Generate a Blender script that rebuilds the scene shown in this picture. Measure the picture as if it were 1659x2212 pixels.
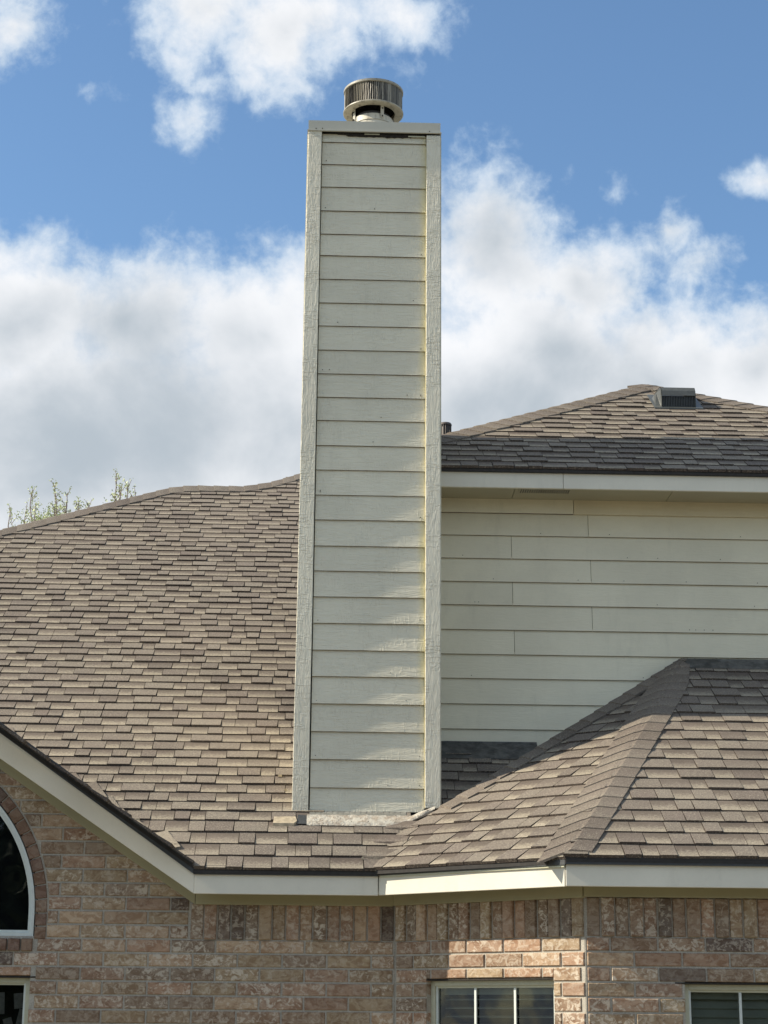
import bpy, math, random
from math import radians, sin, cos, pi, sqrt, atan2, hypot
from mathutils import Vector, Matrix, noise

random.seed(7)
for o in list(bpy.data.objects):
    bpy.data.objects.remove(o)
S = bpy.context.scene
H = 1.7                      # eye height; heights below are metres above the eye, H lifts them off the ground

# ------------------------------------------------------------------ camera
PITCH, ROLL, YAW, F35 = radians(15.5), radians(0.5), radians(1.8), 65.0
cam_d = bpy.data.cameras.new('camera')
cam = bpy.data.objects.new('camera', cam_d)
S.collection.objects.link(cam)
cam_d.sensor_fit = 'VERTICAL'; cam_d.sensor_height = 36.0; cam_d.lens = F35
cam_d.clip_start = 0.1; cam_d.clip_end = 2000
Fh = Vector((sin(YAW), cos(YAW), 0)); R0 = Vector((cos(YAW), -sin(YAW), 0))
Fw = Fh * cos(PITCH) + Vector((0, 0, sin(PITCH)))
Up = -Fh * sin(PITCH) + Vector((0, 0, cos(PITCH)))
Rx = R0 * cos(ROLL) + Up * sin(ROLL)
Ux = -R0 * sin(ROLL) + Up * cos(ROLL)
CAM = Vector((-0.33, 0, H))
cam.matrix_world = Matrix(((Rx.x, Ux.x, -Fw.x, CAM.x), (Rx.y, Ux.y, -Fw.y, CAM.y), (Rx.z, Ux.z, -Fw.z, CAM.z), (0, 0, 0, 1)))
S.camera = cam
S.render.resolution_x = 768; S.render.resolution_y = 1024

# ------------------------------------------------------------------ sun and sky
SUN_EL = radians(35.0)
sun_dir = Vector((-cos(SUN_EL), -0.030, sin(SUN_EL))).normalized()
SUN_ROT = atan2(sun_dir.x, sun_dir.y)
sl = bpy.data.lights.new('sun', 'SUN'); sl.energy = 5.0; sl.angle = radians(0.55); sl.color = (1.0, 0.90, 0.74)
sun = bpy.data.objects.new('sun', sl); S.collection.objects.link(sun)
sun.rotation_euler = sun_dir.to_track_quat('Z', 'Y').to_euler(); sun.location = (-20, 0, 20)

W = bpy.data.worlds.new('World'); S.world = W; W.use_nodes = True
wt = W.node_tree; wt.nodes.clear()
def wn(t, **k):
    n = wt.nodes.new(t)
    for a, b in k.items(): setattr(n, a, b)
    return n
def wl(a, b): wt.links.new(a, b)
def wmath(op, a, b=None, clamp=False):
    n = wn('ShaderNodeMath', operation=op); n.use_clamp = clamp
    for i, v in enumerate((a, b)):
        if v is None: continue
        if isinstance(v, (int, float)): n.inputs[i].default_value = v
        else: wl(v, n.inputs[i])
    return n.outputs[0]
def wsmooth(v, lo, hi, a=0.0, b=1.0):
    n = wn('ShaderNodeMapRange', interpolation_type='SMOOTHSTEP')
    wl(v, n.inputs[0])
    for i, x in zip((1, 2, 3, 4), (lo, hi, a, b)): n.inputs[i].default_value = x
    return n.outputs[0]
def wcol(c):
    n = wn('ShaderNodeRGB'); n.outputs[0].default_value = (*c, 1); return n.outputs[0]
def wmix(f, a, b):
    n = wn('ShaderNodeMix', data_type='RGBA'); wl(f, n.inputs[0]); wl(a, n.inputs[6]); wl(b, n.inputs[7]); return n.outputs[2]
out = wn('ShaderNodeOutputWorld'); bg = wn('ShaderNodeBackground'); wl(bg.outputs[0], out.inputs[0])
SKY_K = 0.115
bg.inputs[1].default_value = SKY_K
sky = wn('ShaderNodeTexSky', sky_type='NISHITA'); sky.sun_disc = False
sky.sun_elevation = SUN_EL; sky.sun_rotation = SUN_ROT; sky.air_density = 1.0; sky.dust_density = 0.6; sky.ozone_density = 2.2
tc = wn('ShaderNodeTexCoord')
# cumulus banks, given as compass directions (azimuth right of the house axis, elevation) in the tangent plane of one fixed direction
def wdot(vec):
    n = wn('ShaderNodeVectorMath', operation='DOT_PRODUCT'); wl(tc.outputs['Generated'], n.inputs[0]); n.inputs[1].default_value = vec
    return n.outputs['Value']
dF = wdot(tuple(Fw)); dR = wdot(tuple(R0)); dU = wdot(tuple(Up))
dFc = wmath('MAXIMUM', dF, 0.05)
uu = wmath('DIVIDE', dR, dFc); vv = wmath('DIVIDE', dU, dFc)
cmb = wn('ShaderNodeCombineXYZ'); wl(uu, cmb.inputs[0]); wl(vv, cmb.inputs[1]); UVc = cmb.outputs[0]
# banks: centre (right, up), radii, weight
def tp(x, y): return ((x - 829) / 3994.0, (1106 - y) / 3994.0)
BANKS = [(430, 10, 190, 150, .8), (600, 60, 230, 150, .95), (850, 50, 160, 120, .45), (370, 110, 120, 90, .4), (415, 245, 85, 65, .5), (560, 160, 180, 80, .45), (500, -60, 300, 120, .8),
         (10, 60, 130, 110, .5), (60, 690, 300, 220, 1.1), (300, 720, 310, 235, 1), (540, 740, 280, 215, 1), (180, 980, 600, 330, 1.5), (620, 950, 420, 360, 1.4),
         (1070, 530, 230, 235, 1.1), (1260, 600, 190, 170, .9), (1180, 760, 320, 260, 1.2), (1420, 830, 320, 230, 1.1), (1640, 800, 250, 190, 1.1), (1000, 900, 500, 330, 1.4),
         (1430, 500, 90, 70, .45), (1500, 580, 110, 60, .45), (1650, 370, 110, 60, .55), (180, 205, 60, 30, .25), (1330, 420, 50, 50, .3)]
# wispy warp of the coordinates
nw = wn('ShaderNodeTexNoise', noise_dimensions='3D'); nw.inputs['Scale'].default_value = 16; nw.inputs['Detail'].default_value = 4; nw.inputs['Roughness'].default_value = .55
wl(UVc, nw.inputs['Vector'])
sb = wn('ShaderNodeVectorMath', operation='SUBTRACT'); wl(nw.outputs['Color'], sb.inputs[0]); sb.inputs[1].default_value = (.5, .5, .5)
sc_ = wn('ShaderNodeVectorMath', operation='SCALE'); wl(sb.outputs[0], sc_.inputs[0]); sc_.inputs['Scale'].default_value = .045
ad = wn('ShaderNodeVectorMath', operation='ADD'); wl(UVc, ad.inputs[0]); wl(sc_.outputs[0], ad.inputs[1]); UVw = ad.outputs[0]
field = None
for (x, y, a, b, w) in BANKS:
    cx, cy = tp(x, y)
    m = wn('ShaderNodeVectorMath', operation='MULTIPLY_ADD'); wl(UVw, m.inputs[0])
    ra, rb = a / 3994.0, b / 3994.0
    m.inputs[1].default_value = (1 / ra, 1 / rb, 0); m.inputs[2].default_value = (-cx / ra, -cy / rb, 0)
    l = wn('ShaderNodeVectorMath', operation='LENGTH'); wl(m.outputs[0], l.inputs[0])
    v = wmath('MULTIPLY', wmath('SUBTRACT', 1.0, l.outputs['Value']), w)
    if field is None: field = v
    else:
        n = wn('ShaderNodeMath', operation='SMOOTH_MAX'); wl(field, n.inputs[0]); wl(v, n.inputs[1]); n.inputs[2].default_value = .12; field = n.outputs[0]
# beyond the frame the same broken cumulus goes on all round
flat = wn('ShaderNodeSeparateXYZ'); wl(tc.outputs['Generated'], flat.inputs[0])
zc = wmath('MAXIMUM', flat.outputs[2], 0.12)
gx = wmath('DIVIDE', flat.outputs[0], zc); gy = wmath('DIVIDE', flat.outputs[1], zc)
cg = wn('ShaderNodeCombineXYZ'); wl(gx, cg.inputs[0]); wl(gy, cg.inputs[1])
ng = wn('ShaderNodeTexNoise', noise_dimensions='2D'); ng.inputs['Scale'].default_value = .9; ng.inputs['Detail'].default_value = 3; wl(cg.outputs[0], ng.inputs['Vector'])
far = wmath('MULTIPLY', wmath('SUBTRACT', ng.outputs['Fac'], .43), 3.2)
outside = wsmooth(dF, .90, .935, 1, 0)
mixf = wn('ShaderNodeMix', data_type='FLOAT'); wl(outside, mixf.inputs[0]); wl(field, mixf.inputs[2]); wl(far, mixf.inputs[3]); field = mixf.outputs[0]
# detail noise at two scales in direction space
def wnoise(vec, scale, det, rough, dist=0.0, off=(0, 0, 0)):
    mp = wn('ShaderNodeMapping'); wl(vec, mp.inputs[0]); mp.inputs['Location'].default_value = off
    n = wn('ShaderNodeTexNoise', noise_dimensions='3D'); wl(mp.outputs[0], n.inputs['Vector'])
    n.inputs['Scale'].default_value = scale; n.inputs['Detail'].default_value = det; n.inputs['Roughness'].default_value = rough; n.inputs['Distortion'].default_value = dist
    return n.outputs['Fac']
n1 = wnoise(tc.outputs['Generated'], 14, 12, .60, .12)
n2 = wnoise(tc.outputs['Generated'], 56, 10, .60, .15, (3, 1, 2))
dens = wmath('ADD', field, wmath('MULTIPLY', wmath('SUBTRACT', n1, .5), 1.25))
dens = wmath('ADD', dens, wmath('MULTIPLY', wmath('SUBTRACT', n2, .5), .95))
mask = wsmooth(dens, -.06, .36)
# light side and soft grey bellies
n3 = wnoise(tc.outputs['Generated'], 10, 6, .55, .2, (.012, 0, -.02))
bell = wmath('ADD', wmath('MULTIPLY', field, .9), wmath('MULTIPLY', wmath('SUBTRACT', n3, .5), 2.0))
bellm = wsmooth(bell, .12, 1.35)
rim = wsmooth(dens, .12, .75)
k = 1 / SKY_K
lit = wcol((.66 * k, .665 * k, .675 * k)); belly = wcol((.33 * k, .37 * k, .405 * k)); wisp = wcol((.36 * k, .45 * k, .56 * k))
ccol = wmix(rim, wisp, lit); ccol = wmix(bellm, ccol, belly)
skyg = wn('ShaderNodeMix', data_type='RGBA', blend_type='MULTIPLY'); skyg.inputs[0].default_value = 1; wl(sky.outputs[0], skyg.inputs[6]); skyg.inputs[7].default_value = (.87, 1.0, 1.05, 1)
final = wmix(wmath('MULTIPLY', mask, .96), skyg.outputs[2], ccol)
wl(final, bg.inputs[0])

S.view_settings.view_transform = 'Standard'; S.view_settings.look = 'None'
S.view_settings.exposure = 0.58; S.view_settings.gamma = 1.0; S.view_settings.use_curve_mapping = False
S.render.engine = 'CYCLES'
S.cycles.max_bounces = 6; S.cycles.transparent_max_bounces = 8

# ------------------------------------------------------------------ helpers
col = S.collection
WLOC = {}
def empty(name, loc, parent=None):
    o = bpy.data.objects.new(name, None); col.objects.link(o); o.empty_display_size = .3
    WLOC[o.name] = Vector(loc)
    if parent: o.parent = parent; o.location = Vector(loc) - WLOC[parent.name]
    else: o.location = loc
    return o
def tag(o, label=None, cat=None, group=None, kind=None):
    if label: o['label'] = label
    if cat: o['category'] = cat
    if group: o['group'] = group
    if kind: o['kind'] = kind
    return o
class MB:
    """collects polygons (heights relative to the eye), with tint colours and uvs"""
    def __init__(s): s.v = []; s.f = []; s.c = []; s.uv = []
    def poly(s, pts, tint=(1, 1, 1), uv=None):
        n = len(s.v); s.v.extend([Vector(p) for p in pts]); s.f.append(tuple(range(n, n + len(pts)))); s.c.append(tint); s.uv.append(uv or [(0, 0)] * len(pts))
    def mesh(s, verts, faces, tint=(1, 1, 1), uvs=None):
        n = len(s.v); s.v.extend([Vector(p) for p in verts])
        for i, f in enumerate(faces):
            s.f.append(tuple(n + k for k in f)); s.c.append(tint); s.uv.append(uvs[i] if uvs else [(0, 0)] * len(f))
    def box(s, a, b, tint=(1, 1, 1)):
        x0, y0, z0 = a; x1, y1, z1 = b
        s.mesh([(x0, y0, z0), (x1, y0, z0), (x1, y1, z0), (x0, y1, z0), (x0, y0, z1), (x1, y0, z1), (x1, y1, z1), (x0, y1, z1)],
               [(0, 3, 2, 1), (4, 5, 6, 7), (0, 1, 5, 4), (1, 2, 6, 5), (2, 3, 7, 6), (3, 0, 4, 7)], tint)
    def obox(s, p0, p1, dn, z0, z1, z0b=None, z1b=None, tint=(1, 1, 1)):
        """board from plan point p0 to p1, thickness vector dn (plan), height z0..z1 at p0 and z0b..z1b at p1"""
        z0b = z0 if z0b is None else z0b; z1b = z1 if z1b is None else z1b
        a = Vector((p0[0], p0[1], 0)); b = Vector((p1[0], p1[1], 0)); d = Vector((dn[0], dn[1], 0))
        q = lambda p, z: (p.x, p.y, z)
        s.mesh([q(a, z0), q(b, z0b), q(b + d, z0b), q(a + d, z0), q(a, z1), q(b, z1b), q(b + d, z1b), q(a + d, z1)],
               [(0, 3, 2, 1), (4, 5, 6, 7), (0, 1, 5, 4), (1, 2, 6, 5), (2, 3, 7, 6), (3, 0, 4, 7)], tint)
    def tube(s, path, rad, seg=8, cap=True, tint=(1, 1, 1)):
        rings = []
        n0 = len(s.v)
        for i, p in enumerate(path):
            p = Vector(p)
            t = (Vector(path[min(i + 1, len(path) - 1)]) - Vector(path[max(i - 1, 0)])).normalized()
            a = t.cross(Vector((0, 1, .1))).normalized(); b = t.cross(a)
            r = rad[i] if isinstance(rad, (list, tuple)) else rad
            for k in range(seg):
                th = 2 * pi * k / seg; s.v.append(p + a * cos(th) * r + b * sin(th) * r)
        for i in range(len(path) - 1):
            for k in range(seg):
                s.f.append((n0 + i * seg + k, n0 + i * seg + (k + 1) % seg, n0 + (i + 1) * seg + (k + 1) % seg, n0 + (i + 1) * seg + k)); s.c.append(tint); s.uv.append([(0, 0)] * 4)
        if cap:
            for i in (0, len(path) - 1):
                s.f.append(tuple(n0 + i * seg + k for k in range(seg))); s.c.append(tint); s.uv.append([(0, 0)] * seg)
    def lathe(s, c, prof, seg=48, tint=(1, 1, 1), a0=0, a1=2 * pi):
        n0 = len(s.v); m = len(prof)
        full = abs(a1 - a0 - 2 * pi) < 1e-6; K = seg if full else seg + 1
        for k in range(K):
            th = a0 + (a1 - a0) * k / seg
            for r, z in prof: s.v.append(Vector((c[0] + r * cos(th), c[1] + r * sin(th), z)))
        for k in range(seg):
            k2 = (k + 1) % K
            for j in range(m - 1):
                s.f.append((n0 + k * m + j, n0 + k2 * m + j, n0 + k2 * m + j + 1, n0 + k * m + j + 1)); s.c.append(tint); s.uv.append([(0, 0)] * 4)
    def add(s, o):
        n = len(s.v); s.v.extend(o.v); s.f.extend([tuple(n + k for k in f) for f in o.f]); s.c.extend(o.c); s.uv.extend(o.uv)
    def build(s, name, mat, parent=None, smooth=False, loc=None):
        if loc is None:
            n = max(1, len(s.v)); loc = sum(s.v, Vector((0, 0, 0))) / n
        loc = Vector(loc); me = bpy.data.meshes.new(name)
        me.from_pydata([tuple(v - loc) for v in s.v], [], s.f)
        ca = me.color_attributes.new('tint', 'FLOAT_COLOR', 'CORNER'); ul = me.uv_layers.new(name='uv')
        i = 0; cd = []; ud = []
        for f, c, u in zip(s.f, s.c, s.uv):
            c4 = tuple(c) + ((1,) if len(c) == 3 else ())
            for j in range(len(f)): cd.extend(c4); ud.extend(u[j])
        ca.data.foreach_set('color', cd); ul.data.foreach_set('uv', ud)
        if mat: me.materials.append(mat)
        if smooth: me.shade_smooth()
        o = bpy.data.objects.new(name, me); col.objects.link(o)
        wlz = loc + Vector((0, 0, H)); WLOC[o.name] = wlz
        if parent: o.parent = parent; o.location = wlz - WLOC[parent.name]
        else: o.location = wlz
        return o
def bevel(o, w=.003, seg=2):
    m = o.modifiers.new('bevel', 'BEVEL'); m.width = w; m.segments = seg; m.limit_method = 'ANGLE'; return o
def clip(poly, fn):
    """keep the part of a 2D polygon where fn(p) <= 0"""
    res = []
    for i in range(len(poly)):
        a, b = poly[i], poly[(i + 1) % len(poly)]; fa, fb = fn(a), fn(b)
        if fa <= 0: res.append(a)
        if (fa < 0 < fb) or (fb < 0 < fa):
            t = fa / (fa - fb); res.append((a[0] + (b[0] - a[0]) * t, a[1] + (b[1] - a[1]) * t))
    return res if len(res) > 2 else []
def area(p): return abs(sum(p[i][0] * p[(i + 1) % len(p)][1] - p[(i + 1) % len(p)][0] * p[i][1] for i in range(len(p)))) / 2
FPX = 1024 * F35 / 36.0
def proj(p):
    d = Vector(p) + Vector((0, 0, H)) - CAM; z = d.dot(Fw)
    if z < .5: return None
    return (384 + FPX * d.dot(Rx) / z, 512 - FPX * d.dot(Ux) / z, z)
def seen_size(mb):
    """how large a piece shows in the picture: 0 when out of frame or behind the stack, else its box area"""
    pr = [proj(v) for v in mb.v]
    if any(q is None for q in pr): return 0
    x0 = min(q[0] for q in pr); x1 = max(q[0] for q in pr); y0 = min(q[1] for q in pr); y1 = max(q[1] for q in pr)
    if x1 < 4 or x0 > 764 or y1 < 4 or y0 > 1020: return 0
    cx, cy, z = (x0 + x1) / 2, (y0 + y1) / 2, pr[0][2]
    if 302 < cx < 437 and 120 < cy < 810 and z > 11.75: return 0
    return (min(x1, 768) - max(x0, 0)) * (min(y1, 1024) - max(y0, 0))

# ------------------------------------------------------------------ materials
def mat(name):
    m = bpy.data.materials.new(name); m.use_nodes = True; nt = m.node_tree; nt.nodes.clear()
    o = nt.nodes.new('ShaderNodeOutputMaterial'); b = nt.nodes.new('ShaderNodeBsdfPrincipled'); nt.links.new(b.outputs[0], o.inputs[0])
    return m, nt, b
class NT:
    def __init__(s, nt): s.nt = nt
    def n(s, t, **k):
        x = s.nt.nodes.new(t)
        for a, b in k.items(): setattr(x, a, b)
        return x
    def l(s, a, b): s.nt.links.new(a, b)
    def val(s, v, inp):
        if isinstance(v, (int, float)): inp.default_value = v
        elif isinstance(v, tuple): inp.default_value = (*v, 1) if len(v) == 3 and len(inp.default_value) == 4 else v
        else: s.l(v, inp)
    def math(s, op, a, b=None, clamp=False):
        x = s.n('ShaderNodeMath', operation=op); x.use_clamp = clamp; s.val(a, x.inputs[0])
        if b is not None: s.val(b, x.inputs[1])
        return x.outputs[0]
    def ss(s, v, lo, hi, a=0.0, b=1.0):
        x = s.n('ShaderNodeMapRange', interpolation_type='SMOOTHSTEP'); s.l(v, x.inputs[0])
        for i, q in zip((1, 2, 3, 4), (lo, hi, a, b)): x.inputs[i].default_value = q
        return x.outputs[0]
    def mix(s, f, a, b, mode='MIX'):
        x = s.n('ShaderNodeMix', data_type='RGBA', blend_type=mode); s.val(f, x.inputs[0]); s.val(a, x.inputs[6]); s.val(b, x.inputs[7]); return x.outputs[2]
    def pos(s): return s.n('ShaderNodeNewGeometry').outputs['Position']
    def map(s, v, scale=(1, 1, 1), loc=(0, 0, 0), rot=(0, 0, 0)):
        x = s.n('ShaderNodeMapping'); s.l(v, x.inputs[0]); x.inputs['Scale'].default_value = scale; x.inputs['Location'].default_value = loc; x.inputs['Rotation'].default_value = rot; return x.outputs[0]
    def noise(s, v, scale, det=3, rough=.5, dist=0, out='Fac'):
        x = s.n('ShaderNodeTexNoise'); s.l(v, x.inputs['Vector']); x.inputs['Scale'].default_value = scale; x.inputs['Detail'].default_value = det
        x.inputs['Roughness'].default_value = rough; x.inputs['Distortion'].default_value = dist; return x.outputs[out]
    def vor(s, v, scale, feature='F1', out='Distance'):
        x = s.n('ShaderNodeTexVoronoi', feature=feature); s.l(v, x.inputs['Vector']); x.inputs['Scale'].default_value = scale; return x.outputs[out]
    def bump(s, h, dist, strength=1.0):
        x = s.n('ShaderNodeBump'); s.l(h, x.inputs['Height']); x.inputs['Distance'].default_value = dist; x.inputs['Strength'].default_value = strength; return x.outputs[0]
    def attr(s, name, out='Color'): return s.n('ShaderNodeAttribute', attribute_name=name).outputs[out]

def paint(name, base, grain, depth=.0012, yellow=0, rough=.55, saw=.5):
    m, nt, b = mat(name); N = NT(nt); P = N.pos()
    big = N.noise(N.map(P, (1, 1, 1)), 1.6, 4, .6); fine = N.noise(P, 60, 4, .6)
    c = N.mix(N.ss(big, .3, .7), tuple(x * .93 for x in base), tuple(min(1, x * 1.05) for x in base))
    c = N.mix(N.math('MULTIPLY', N.ss(fine, .45, .8), .12), c, tuple(x * .7 for x in base))
    t = N.attr('tint'); c = N.mix(1.0, c, t, 'MULTIPLY')
    sm = N.noise(N.map(P, (6, 6, 1.1)), 1.5, 5, .65)
    c = N.mix(N.math('MULTIPLY', N.ss(sm, .55, .8), .14), c, (.22, .21, .16))
    if yellow:  # warm grazing sunlight painted onto the board ends by the right trim
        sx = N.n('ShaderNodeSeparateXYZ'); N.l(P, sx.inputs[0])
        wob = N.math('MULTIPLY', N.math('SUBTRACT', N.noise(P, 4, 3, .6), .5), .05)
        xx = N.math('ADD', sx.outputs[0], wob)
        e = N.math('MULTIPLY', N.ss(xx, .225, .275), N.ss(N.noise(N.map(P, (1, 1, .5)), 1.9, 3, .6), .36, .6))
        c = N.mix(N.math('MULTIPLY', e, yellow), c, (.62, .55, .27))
    N.l(c, b.inputs['Base Color']); b.inputs['Roughness'].default_value = rough
    b.inputs['Specular IOR Level'].default_value = .35
    if grain:
        sc = {'x': (.16, 1, 1), 'z': (1, 1, .16)}[grain]; cr = {'x': (1, 1, .18), 'z': (.18, 1, 1)}[grain]
        g1 = N.noise(N.map(P, sc), 62, 3, .6, 1.0)
        g2 = N.noise(N.map(P, cr, (3, 0, 1)), 85, 2, .5, .4)
        w = N.ss(N.noise(P, 7, 2, .5), .42, .6)
        h = N.math('ADD', N.math('MULTIPLY', N.ss(g1, .35, .65), 1.0), N.math('MULTIPLY', N.math('MULTIPLY', N.ss(g2, .5, .62), w), saw))
        nb = N.bump(h, depth, .8)
        N.l(nb, b.inputs['Normal'])
    else:
        N.l(N.bump(N.noise(P, 180, 3, .6), .0004, .6), b.inputs['Normal'])
    return m
SAGE = (.70, .655, .515)
M = {}
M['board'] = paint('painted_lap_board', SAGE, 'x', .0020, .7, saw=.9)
M['wall_board'] = paint('painted_wall_board', (.71, .66, .505), 'x', .0007, 0, saw=.1)
M['trim'] = paint('painted_trim', (.72, .68, .55), 'z', .0034, 0, saw=1.2)
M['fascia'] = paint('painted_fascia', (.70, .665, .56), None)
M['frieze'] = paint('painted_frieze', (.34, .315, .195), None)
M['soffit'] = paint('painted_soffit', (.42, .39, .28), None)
M['cap_metal'] = paint('painted_cap_metal', (.50, .485, .41), None, rough=.4)

def simple(name, base, rough=.5, metal=0, nscale=40, var=.2, bump=.0006, spec=.5, tint=False):
    m, nt, b = mat(name); N = NT(nt); P = N.pos()
    f = N.noise(P, nscale, 5, .6); g = N.noise(P, nscale * .12, 3, .6)
    c = N.mix(N.ss(f, .3, .7), tuple(x * (1 - var) for x in base), tuple(min(1, x * (1 + var)) for x in base))
    c = N.mix(N.math('MULTIPLY', N.ss(g, .4, .75), .5), c, tuple(x * (1 - var * 1.5) for x in base))
    if tint: c = N.mix(1.0, c, N.attr('tint'), 'MULTIPLY')
    N.l(c, b.inputs['Base Color']); b.inputs['Roughness'].default_value = rough; b.inputs['Metallic'].default_value = metal; b.inputs['Specular IOR Level'].default_value = spec
    N.l(N.bump(f, bump), b.inputs['Normal']); return m
M['drip'] = simple('dark_drip_edge', (.045, .048, .05), .5, 0, 60, .15)
M['vinyl'] = simple('white_vinyl', (.62, .66, .62), .35, 0, 30, .05, .0002)
M['frame_cream'] = simple('cream_frame', (.50, .49, .36), .4, 0, 30, .06, .0002)
M['deck'] = simple('roof_underlay', (.035, .032, .03), .9)
M['mortar'] = simple('mortar', (.44, .405, .34), .95, 0, 220, .22, .003)
M['grey_metal'] = simple('dull_grey_metal', (.20, .195, .17), .5, 0, 30, .25, .001)
M['flash'] = simple('aged_grey_flashing', (.085, .083, .075), .65, .0, 18, .5, .006)
M['vent'] = simple('dark_bronze_vent_metal', (.075, .08, .075), .42, .0, 30, .15)
M['ventdark'] = simple('dark_vent_grille', (.02, .02, .02), .6)
M['pipe'] = simple('brown_vent_pipe', (.10, .085, .075), .5, .1)
M['blind'] = simple('blind_vinyl', (.50, .51, .45), .6, 0, 20, .06)
M['interior'] = simple('dim_room', (.02, .02, .018), .9)
M['paper'] = simple('hanging_paper', (.30, .285, .275), .8, tint=True)
M['rot'] = simple('dark_rotten_edge', (.03, .025, .02), .9, 0, 80, .5, .004)
M['scrap'] = simple('bare_flashing_scrap', (.45, .37, .25), .6, 0, 40, .25, .002)
M['ground'] = simple('pale_bounce_ground', (.19, .17, .125), .95, 0, 12, .25, .02)  # out of view; pale tone chosen to bounce light onto bricks and soffits
M['fence'] = simple('cedar_fence_wood', (.16, .12, .08), .85, 0, 14, .3, .004)
M['bark'] = simple('twig_bark', (.20, .155, .13), .9)

def shingle_mat():
    m, nt, b = mat('asphalt_shingle_granules'); N = NT(nt); P = N.pos()
    t = N.attr('tint'); uv = N.n('ShaderNodeUVMap', uv_map='uv').outputs[0]
    sp = N.n('ShaderNodeSeparateXYZ'); N.l(uv, sp.inputs[0])
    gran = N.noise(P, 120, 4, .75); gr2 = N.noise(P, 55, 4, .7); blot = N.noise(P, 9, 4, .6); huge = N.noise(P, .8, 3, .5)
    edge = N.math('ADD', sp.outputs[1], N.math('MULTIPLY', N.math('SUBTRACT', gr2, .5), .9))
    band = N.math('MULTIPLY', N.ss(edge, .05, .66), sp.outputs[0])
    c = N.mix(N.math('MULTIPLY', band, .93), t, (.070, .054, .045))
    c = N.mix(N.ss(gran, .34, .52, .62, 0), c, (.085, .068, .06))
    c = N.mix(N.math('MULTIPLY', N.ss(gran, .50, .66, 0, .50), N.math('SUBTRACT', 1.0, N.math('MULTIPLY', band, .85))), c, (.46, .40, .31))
    c = N.mix(N.ss(blot, .40, .75, 0, .22), c, (.17, .13, .115))
    c = N.mix(N.ss(huge, .35, .7, 0, .18), c, (.30, .25, .20))
    N.l(c, b.inputs['Base Color']); b.inputs['Roughness'].default_value = .9; b.inputs['Specular IOR Level'].default_value = .25
    N.l(N.bump(N.math('ADD', gran, gr2), .0022, .8), b.inputs['Normal']); return m
M['shingle'] = shingle_mat()

def brick_mat():
    m, nt, b = mat('tumbled_clay_brick'); N = NT(nt); P = N.pos()
    oi = N.n('ShaderNodeObjectInfo')
    off = N.n('ShaderNodeVectorMath', operation='ADD'); N.l(P, off.inputs[0])
    cx = N.n('ShaderNodeCombineXYZ'); t = N.attr('tint')
    uv = N.n('ShaderNodeUVMap', uv_map='uv').outputs[0]; sp = N.n('ShaderNodeSeparateXYZ'); N.l(uv, sp.inputs[0])
    N.l(N.math('MULTIPLY', sp.outputs[0], 40), cx.inputs[0]); N.l(N.math('MULTIPLY', sp.outputs[0], 23), cx.inputs[2]); N.l(cx.outputs[0], off.inputs[1]); Q = off.outputs[0]
    sw = N.noise(N.map(Q, (1, 1, 1.6)), 15, 5, .65, 1.0); sw2 = N.noise(N.map(Q, (1, 1, 1.15), (5, 2, 1)), 30, 6, .7, .9); gr = N.noise(Q, 300, 3, .7)
    c = N.mix(N.ss(sw, .44, .60, 0, .65), t, N.mix(1.0, t, (.58, .47, .39), 'MULTIPLY'))
    amt = sp.outputs[1]
    c = N.mix(N.math('MULTIPLY', N.ss(sw2, .49, .58), amt), c, (.66, .585, .475))
    c = N.mix(N.ss(gr, .52, .8, 0, .35), c, (.16, .11, .085))
    N.l(c, b.inputs['Base Color']); b.inputs['Roughness'].default_value = .9; b.inputs['Specular IOR Level'].default_value = .2
    h = N.math('ADD', N.math('MULTIPLY', sw2, 1.0), N.math('MULTIPLY', gr, .25)); N.l(N.bump(h, .007, .9), b.inputs['Normal']); return m
M['brick'] = brick_mat()

def peel_mat():
    m, nt, b = mat('peeling_painted_flashing'); N = NT(nt); P = N.pos()
    a = N.noise(P, 22, 5, .6, .6); g = N.noise(P, 70, 4, .6)
    c = N.mix(N.ss(a, .42, .62), (.47, .44, .37), (.33, .28, .22)); c = N.mix(N.ss(g, .60, .70), c, (.05, .04, .035)); c = N.mix(N.ss(g, .25, .38, .5, 0), c, (.55, .49, .38))
    N.l(c, b.inputs['Base Color']); b.inputs['Roughness'].default_value = .7; N.l(N.bump(N.math('ADD', a, g), .006), b.inputs['Normal']); return m
M['peel'] = peel_mat()
def flue_mat():
    m, nt, b = mat('weathered_pale_flue_metal'); N = NT(nt); P = N.pos()
    a = N.noise(N.map(P, (1, 1, .25)), 26, 5, .65); g = N.noise(P, 60, 3, .6)
    c = N.mix(N.ss(a, .5, .72), (.56, .53, .44), (.17, .15, .12)); c = N.mix(N.ss(g, .62, .75, 0, .6), c, (.22, .14, .08)); c = N.mix(1, c, N.attr('tint'), 'MULTIPLY')
    N.l(c, b.inputs['Base Color']); b.inputs['Roughness'].default_value = .45; N.l(N.bump(g, .0006), b.inputs['Normal']); return m
M['flue'] = flue_mat()
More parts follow.
